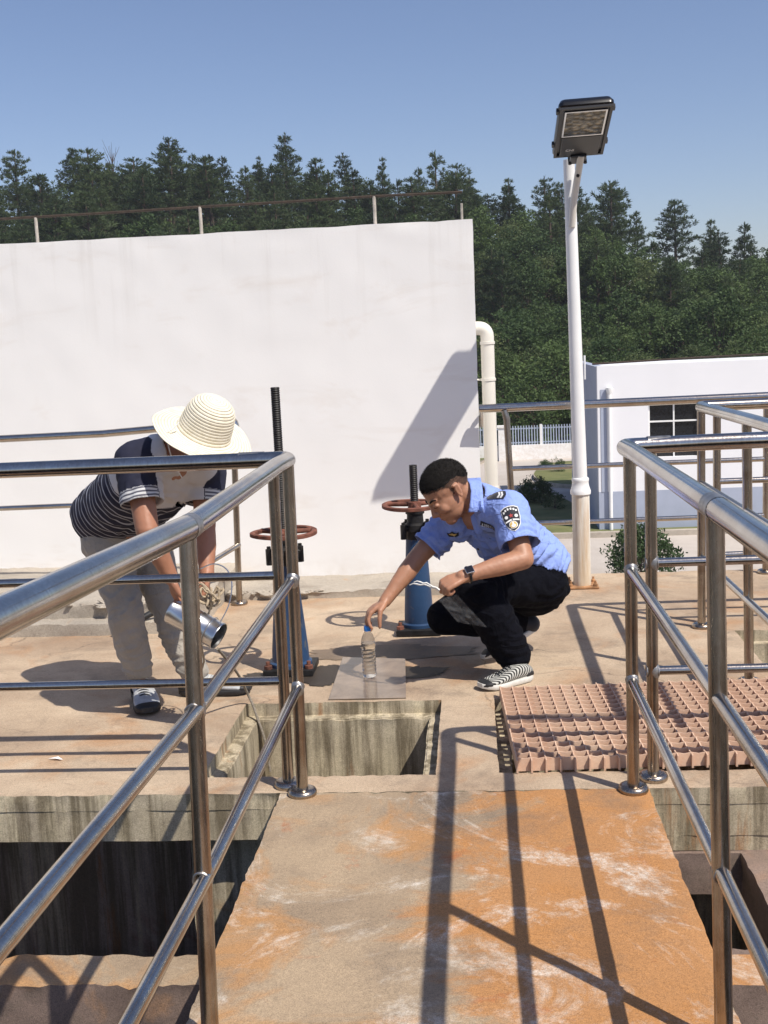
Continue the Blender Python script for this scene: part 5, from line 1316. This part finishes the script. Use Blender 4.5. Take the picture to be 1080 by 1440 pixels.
# things he holds
bo = V((-.481, 4.705, 0)); z0 = .010
pb = thing('plastic_bottle', 'clear plastic water bottle with a blue cap standing on the wet sheet', 'bottle', (bo.x, bo.y, z0))
prof = [(.022, 0), (.0285, .004), (.0305, .012)]
z = .02
for k in range(7): prof += [(.0305, z), (.0285, z + .005), (.0305, z + .010)]; z += .0155
prof += [(.031, .135), (.031, .15), (.0285, .168), (.021, .187), (.0135, .198), (.0125, .206)]
part('bottle_wall', MB().lathe(prof, 32, Matrix.Translation((bo.x, bo.y, z0))), 'bottle_plastic', pb)
part('water', MB().lathe([(r - .0016, z) for r, z in prof if z < .152 and z > .003], 32, Matrix.Translation((bo.x, bo.y, z0))), 'bottle_water', pb)
part('cap', MB().lathe([(.0150, .203), (.0155, .205), (.0155, .222), (.0145, .225), (0, .225)], 28, Matrix.Translation((bo.x, bo.y, z0))), 'cap_blue', pb)
# clear bag hanging from the left fist
bag = MB(); hp = P(640, 826, 4.40); ends = (P(612, 842, 4.43), P(688, 880, 4.40)); NB_ = 16; vs = []; fs = []
A_, B_, C_, D_ = P(616, 842, 4.40), P(642, 835, 4.385), P(684, 881, 4.38), P(643, 874, 4.40)
for i in range(NB_ + 1):
    for j in range(NB_ + 1):
        a, c = i / NB_, j / NB_; p = A_ * (1 - a) * (1 - c) + B_ * a * (1 - c) + C_ * a * c + D_ * (1 - a) * c
        p = p + V((0, -1, .2)) * (.012 * nz(p, 22, 3) + .008 * nz(p, 60, 1)) + V((.0, -.01, 0)); vs.append(p)
for i in range(NB_):
    for j in range(NB_): q = i * (NB_ + 1) + j; fs.append((q, q + 1, q + NB_ + 2, q + NB_ + 1))
bag.add(vs, fs); bag.add([p + V((.004, .007 + .005 * nz(p, 30, 6), -.003)) for p in vs], fs)
bt_ = thing('plastic_bag', 'clear crumpled plastic bag hanging from the crouching person\'s fist', 'bag', tuple(A_))
part('bag_film', bag, 'bag_plastic', bt_)
for (px, py, yy) in ((576, 822, 4.46), (582, 818, 4.43)):
    p0, p1 = P(618, 830, 4.41), P(px, py, yy); pr = [p0 + (p1 - p0) * (k / 8) + V((0, 0, .010 * math.sin(k / 8 * 3.1))) + V((0, 0, .003 * math.sin(k * 2.1))) for k in range(9)]
    part('drawstring', MB().tube(pr, [.005, .004, .0045, .003, .004, .003, .004, .0025, .002], 6), 'white_cord', bt_)

# ---------------------------------------------------------------- the bending sampler
sp = thing('person', 'person in a straw hat and navy striped shirt bending over a steel sampling can', 'person', (-1.25, 4.4, 0))
FM = V((.62, -.78, 0)); LM = V((.78, .62, 0))
PM = P(168, 738, 4.58)
hR, kR, aR = P(150, 757, 4.53), P(176, 858, 4.44), P(194, 948, 4.47)
hL, kL, aL = P(208, 765, 4.66), P(238, 862, 4.55), P(272, 952, 4.53)
NK = P(255, 634, 4.17)
sR, sL = P(192, 650, 4.12), P(289, 664, 4.38)
eR, wR = P(207, 745, 4.02), P(240, 812, 4.06)
eL, wL = P(288, 745, 4.30), P(291, 808, 4.20)
HA = V((.47, -.30, .84)).normalized()
HCN = P(287, 607, 4.07)
HD = HCN - HA * .030
HMm = frame3((.40, -.50, -.76), HA)
HMm = Matrix((HMm.col[0], HMm.col[1], HMm.col[2])).transposed()
b = MB(); add_head(b, HD, HMm, .88)
b.chain([(NK + V((-.03, .03, -.02)), .06), (ext(NK, HD, .6), .054), (HD + HMm @ V((-.03, 0, -.03)), .052)])
b.chain([(NK, .06), (sR, .052), (ext(sR, eR, .5), .048), (eR, .043), (ext(eR, wR, .35), .043), (ext(eR, wR, .8), .032), (wR, .029)])
b.chain([(NK, .06), (sL, .052), (ext(sL, eL, .5), .047), (eL, .042), (ext(eL, wL, .35), .042), (ext(eL, wL, .8), .031), (wL, .028)])
b.chain([(NK, .07), (ext(NK, PM, .5), .10), (PM, .11)])
for hp, kn, an in ((hR, kR, aR), (hL, kL, aL)): b.chain([(PM, .09), (hp, .075), (kn, .05), (ext(kn, an, .4), .045), (an, .036)])
add_hand(b, wR, P(250, 850, 4.12) - wR, (.8, .3, .1), (.2, -.8, .1), 1., (.75, .8, .6), .5, .1, (.7, .4, .5), (0, .05, .1, .1))
add_hand(b, wL, P(287, 842, 4.16) - wL, (-.8, -.2, -.1), (-.1, -.9, 0), 1., (.75, .9, .6), .5, .1, (.7, .4, .5), (0, .05, .1, .1))
finish(fuse(b, .0045, 4, 'body'), 'body', 'skin_brown', sp, lambda p, n: .0008 * nz(p, 60, 2))
shell_hair(HD, HMm, lambda p: p.z > (.05 + .5 * max(0, p.x) if p.x > -.01 else .05 + 1.2 * (p.x + .01)), (.0890, .0705, .0805), 'hair', sp, (-.005, 0, .0305))
# striped polo shirt
WS = P(160, 722, 4.56); A2 = NK - WS; A2n = A2.normalized(); F2 = (FM - V((0, 0, .9))); F2 = (F2 - A2n * F2.dot(A2n)).normalized(); L2 = A2n.cross(F2)
if L2.dot(LM) < 0: L2 = -L2
b = MB(); R = lambda t, hw, hd, s_=0.: (WS + A2 * t + F2 * s_, L2 * hw, F2 * hd)
b.loft([R(-.12, .165, .125), R(.02, .172, .130), R(.25, .178, .135, .012), R(.5, .188, .135, .012), R(.72, .190, .120), R(.88, .14, .09, -.01), R(1.0, .075, .068), R(1.06, .066, .062)], 32, 2.3)
cR, cL = ext(sR, eR, .62), ext(sL, eL, .55)
b.chain([(ext(NK, sR, .5), .085), (sR, .085), (ext(sR, eR, .3), .082), (cR, .080), (ext(sR, eR, .8), .080)]); b.chain([(ext(NK, sL, .5), .085), (sL, .084), (ext(sL, eL, .3), .078), (cL, .076), (ext(sL, eL, .75), .076)])
aR_, aL_ = (eR - sR).normalized(), (eL - sL).normalized()
me = fuse(b, .0062, 7, 'shirt')
wr = fold([(WS + A2 * .2 - F2 * .08, A2n, .2, .008, .05), (WS + A2 * .45 + F2 * .12, (A2n + L2 * .3).normalized(), .2, .012, .06), (ext(sR, eR, .5), (aR_ + V((.3, 0, .3))).normalized(), .1, .006, .035)], .002)
st = finish(me, 'shirt', 'striped_shirt', sp, wr, [(cR, aR_, .115), (cL, aL_, .11), (WS + A2 * .99, A2n, .085), (WS - A2 * .09, -A2n, .22)])
u_, rg_ = [], []
for v in st.data.vertices:
    t = (v.co - WS).dot(A2) / A2.length_squared; s = (v.co - WS).dot(L2); f_ = (v.co - WS).dot(F2)
    dR = (v.co - sR).dot(aR_); dL = (v.co - sL).dot(aL_)
    rR = ((v.co - sR) - aR_ * dR).length; rL = ((v.co - sL) - aL_ * dL).length
    side = -s
    g = 0.; u = (v.co - WS).dot(A2n) + .25 * (s * s)
    if t > .62: g = 1.
    onR = rR < .105 and (s < -.12) and dR > -.075; onL = rL < .105 and (s > .125) and dL > -.07
    if onR or onL:
        dd = dR if onR else dL; ln = (cR - sR).length if onR else (cL - sL).length
        g = 2.; 
        if dd > ln - .045: g = 3.; u = dd
    u_.append(u); rg_.append(g)
setattr_f(st.data, 'stripe', u_); setattr_f(st.data, 'region', rg_)
# trousers
b = MB()
b.loft([(WS + V((.0, .01, .0)), L2 * .145, (F2 * .105)), (PM + V((0, 0, .0)), LM * .168, FM * .135), (PM + V((0, 0, -.10)), LM * .165, FM * .135), (PM + V((0, 0, -.19)), LM * .10, FM * .08)], 28, 2.2)
b.chain([(hR, .104), (ext(hR, kR, .5), .088), (kR, .076), (ext(kR, aR, .5), .073), (aR + V((0, 0, .03)), .063)])
b.chain([(hL, .100), (ext(hL, kL, .5), .085), (kL, .073), (ext(kL, aL, .5), .070), (aL + V((0, 0, .03)), .062)])
tw = fold([(kR, (aR - hR).normalized(), .17, .009, .085), (ext(kR, aR, .75), V((.35, 0, 1)), .15, .008, .06), (aR + V((0, 0, .05)), V((.1, 0, 1)), .09, .009, .03), (kL, (aL - hL).normalized(), .17, .008, .085), (ext(kL, aL, .8), V((-.3, 0, 1)), .14, .007, .06), (PM, V((.4, 0, 1)), .16, .007, .05)], .003)
finish(fuse(b, .0068, 7, 'trousers'), 'trousers', 'grey_trouser', sp, tw, [(aR + V((0, 0, -.012)), V((0, 0, -1)), .12), (aL + V((0, 0, -.012)), V((0, 0, -1)), .12)])
a = G(189, 955); t = G(209, 1008); t.z = a.z = .004; d_ = (t - a).normalized()
hl = t - d_ * .31; shoe(sp, hl, hl + d_ * .31, (0, 0, 1), ('shoe_grey', 'shoe_black', 'shoe_black', 'shoe_black'), wid=.053, hgt=.082)
a = G(262, 977); t = G(334, 975); a.z = t.z = .004; d_ = (t - a).normalized(); hl = a - d_ * .025
shoe(sp, hl, hl + d_ * .30, (0, 0, 1), ('shoe_grey', 'shoe_black', 'shoe_white', 'shoe_black'), wid=.052, hgt=.08)
# straw hat: one braid wound from the crown to the brim
hx = HA.orthogonal().normalized(); hy = HA.cross(hx)
HATM = Matrix((hx, hy, HA)).transposed().to_4x4(); HATM.translation = HCN
prof = [(.004, .137), (.03, .136), (.055, .129), (.074, .114), (.086, .092), (.092, .065), (.096, .035), (.099, .010), (.104, -.002), (.118, -.005), (.14, -.007), (.165, -.010), (.182, -.014), (.193, -.018)]
dn = []; s_len = 0.; braid = []
for (r0, z0_), (r1, z1) in zip(prof, prof[1:]):
    k = max(1, int(math.hypot(r1 - r0, z1 - z0_) / .0022))
    for i in range(k):
        f_ = i / k; dn.append((r0 + (r1 - r0) * f_, z0_ + (z1 - z0_) * f_)); braid.append(s_len + math.hypot(r1 - r0, z1 - z0_) * f_)
    s_len += math.hypot(r1 - r0, z1 - z0_)
n = 72; hb = MB(); vs = []; fs = []; st_ = []
for (r, z), s in zip(dn, braid):
    rip = .0012 * abs(math.sin(s / .0115 * math.pi))
    for k in range(n):
        a = 2 * math.pi * k / n; wav = max(0, r - .11) * (.10 * math.sin(2 * a + .8) + .05 * math.sin(5 * a)); vs.append(HATM @ V(((r + rip) * math.cos(a), (r + rip) * math.sin(a), z + wav + rip * .6))); st_.append(s / .0115 + a / (2 * math.pi))
m_ = len(dn)
for i in range(m_ - 1):
    for k in range(n): fs.append((i * n + k, (i + 1) * n + k, (i + 1) * n + (k + 1) % n, i * n + (k + 1) % n))
fs.append(tuple(range(n))); hb.add(vs, fs)
hat = part('straw_hat', hb, 'straw', sp); setattr_f(hat.data, 'stripe', [s / .0115 for s in [b_ for b_ in braid for _ in range(n)]])
q = hat.modifiers.new('s', 'SOLIDIFY'); q.thickness = .003
pr = [P(262, 602, 3.90), P(240, 606, 3.935), P(233, 609, 3.95), P(240, 645, 4.0), P(246, 662, 4.05)]
pr = [P(252, 594, 3.97), P(243, 604, 3.955), P(234, 608, 3.955), P(237, 628, 3.97), P(243, 650, 4.0), P(256, 672, 4.04)]
part('chin_cord', MB().tube(pr, .0022, 6), 'white_cord', hat)

# sampling can with its rope
ca, cb_ = P(243, 858, 4.09), P(308, 895, 4.04); CA = (cb_ - ca).normalized()
cm = CA.orthogonal().normalized(); CM = Matrix((cm, CA.cross(cm), CA)).transposed().to_4x4(); CM.translation = ca; Lc = (cb_ - ca).length
sc = thing('sampling_can', 'shiny steel sampling can held tilted by the person in the straw hat', 'can', tuple(ca))
part('shell', MB().lathe([(0, .003), (.050, .003), (.053, .0), (.054, .006), (.052, .012), (.052, Lc * .55), (.0535, Lc * .56), (.052, Lc * .57), (.052, Lc - .01), (.0545, Lc - .004), (.0535, Lc), (.0505, Lc - .002), (.050, .02), (0, .018)], 36, CM, False), 'sheet_steel', sc)
hd = [ca + CM.to_3x3() @ V((.056 * math.cos(a), .056 * math.sin(a), Lc * .8)) for a in [2 * math.pi * k / 24 for k in range(25)]]
part('wire_band', MB().tube(hd, .002, 6), 'sheet_steel', sc)
pr = [V(ca) + CM.to_3x3() @ V((.056, 0, Lc * .8))]
bw = [P(308, 878, 3.99), P(322, 850, 4.05), P(326, 820, 4.08), P(318, 800, 4.1), P(300, 793, 4.1), P(282, 800, 4.1)]
part('bail_handle', MB().tube(cat(bw), .0024, 6), 'sheet_steel', sc)
random.seed(8); rp = thing('rope_coil', 'tangled coil of pale rope bunched in the bending person\'s hand', 'rope', tuple(P(298, 842, 4.1)))
cen = P(297, 842, 4.08)
for k in range(7):
    pr = []; ph = random.uniform(0, 6); rr_ = random.uniform(.022, .045); t1, t2 = rv().normalized(), rv().normalized(); o_ = rv() * .018
    for i in range(26):
        a = 2 * math.pi * i / 25 * 1.1 + ph; pr.append(cen + o_ + t1 * rr_ * math.cos(a) + t2 * rr_ * 1.15 * math.sin(a) + V((0, 0, -.012 * math.sin(2 * a))) + rv() * .003)
    part('rope_loop', MB().tube(pr, .0048, 7), 'rope', rp)
pr = [cen + V((0, 0, -.02)), P(282, 900, 4.1), P(287, 930, 4.15), P(280, 955, 4.2), P(291, 985, 4.3), P(300, 978, 4.36)]
part('rope_tail', MB().tube([pr[0] + (pr[0] - pr[0])] + pr[1:], .004, 6), 'rope', rp)
# wet rope running from the can into the square opening
pts = [P(306, 912, 4.06), P(325, 935, 4.2), P(337, 952, 4.30), P(348, 975, 4.38), P(356, 992, 4.37), P(362, 1010, 4.35), P(372, 1040, 4.33), P(380, 1085, 4.32)]
tag(link('wet_rope', MB().tube(cat(pts), .0055, 8).mesh('wet_rope', 'grey_rope')), 'wet dark rope hanging from the steel can into the square opening', 'rope')
pts = [P(300, 880, 5.62), P(215, 868, 5.60), P(190, 880, 5.56), P(150, 872, 5.60)]
pts = [V((-1.50, 5.74, .30)), V((-1.62, 5.66, .22)), V((-1.80, 5.58, .12)), V((-1.95, 5.50, .03)), V((-2.2, 5.46, .015)), V((-2.5, 5.50, .015))]
pts = [P(222, 858, 5.6), P(206, 866, 5.57), P(190, 876, 5.54), P(176, 884, 5.52), P(160, 890, 5.52)]
tag(link('black_hose', MB().tube(cat(pts), .017, 10).mesh('black_hose', 'dark_hose')), 'short black hose leaning on the kerb behind the bending person\'s legs', 'hose')

# ------------------------------------------------------------------ thin summer haze in the air
hz = MB().box((0, 190, 9.5), (1100, 460, 31)); ho_ = link('haze', hz.mesh('haze', None, False)); ho_['kind'] = 'stuff'; tag(ho_, 'thin pale haze in the air over the wooded hill', 'haze')
hm = bpy.data.materials.new('haze_air'); hm.use_nodes = True; hn = hm.node_tree.nodes; hn.remove(hn['Principled BSDF'])
pv = hn.new('ShaderNodeVolumePrincipled'); pv.inputs['Color'].default_value = (.85, .90, 1, 1); pv.inputs['Density'].default_value = .00042
hm.node_tree.links.new(pv.outputs[0], hn['Material Output'].inputs['Volume']); ho_.data.materials.append(hm)
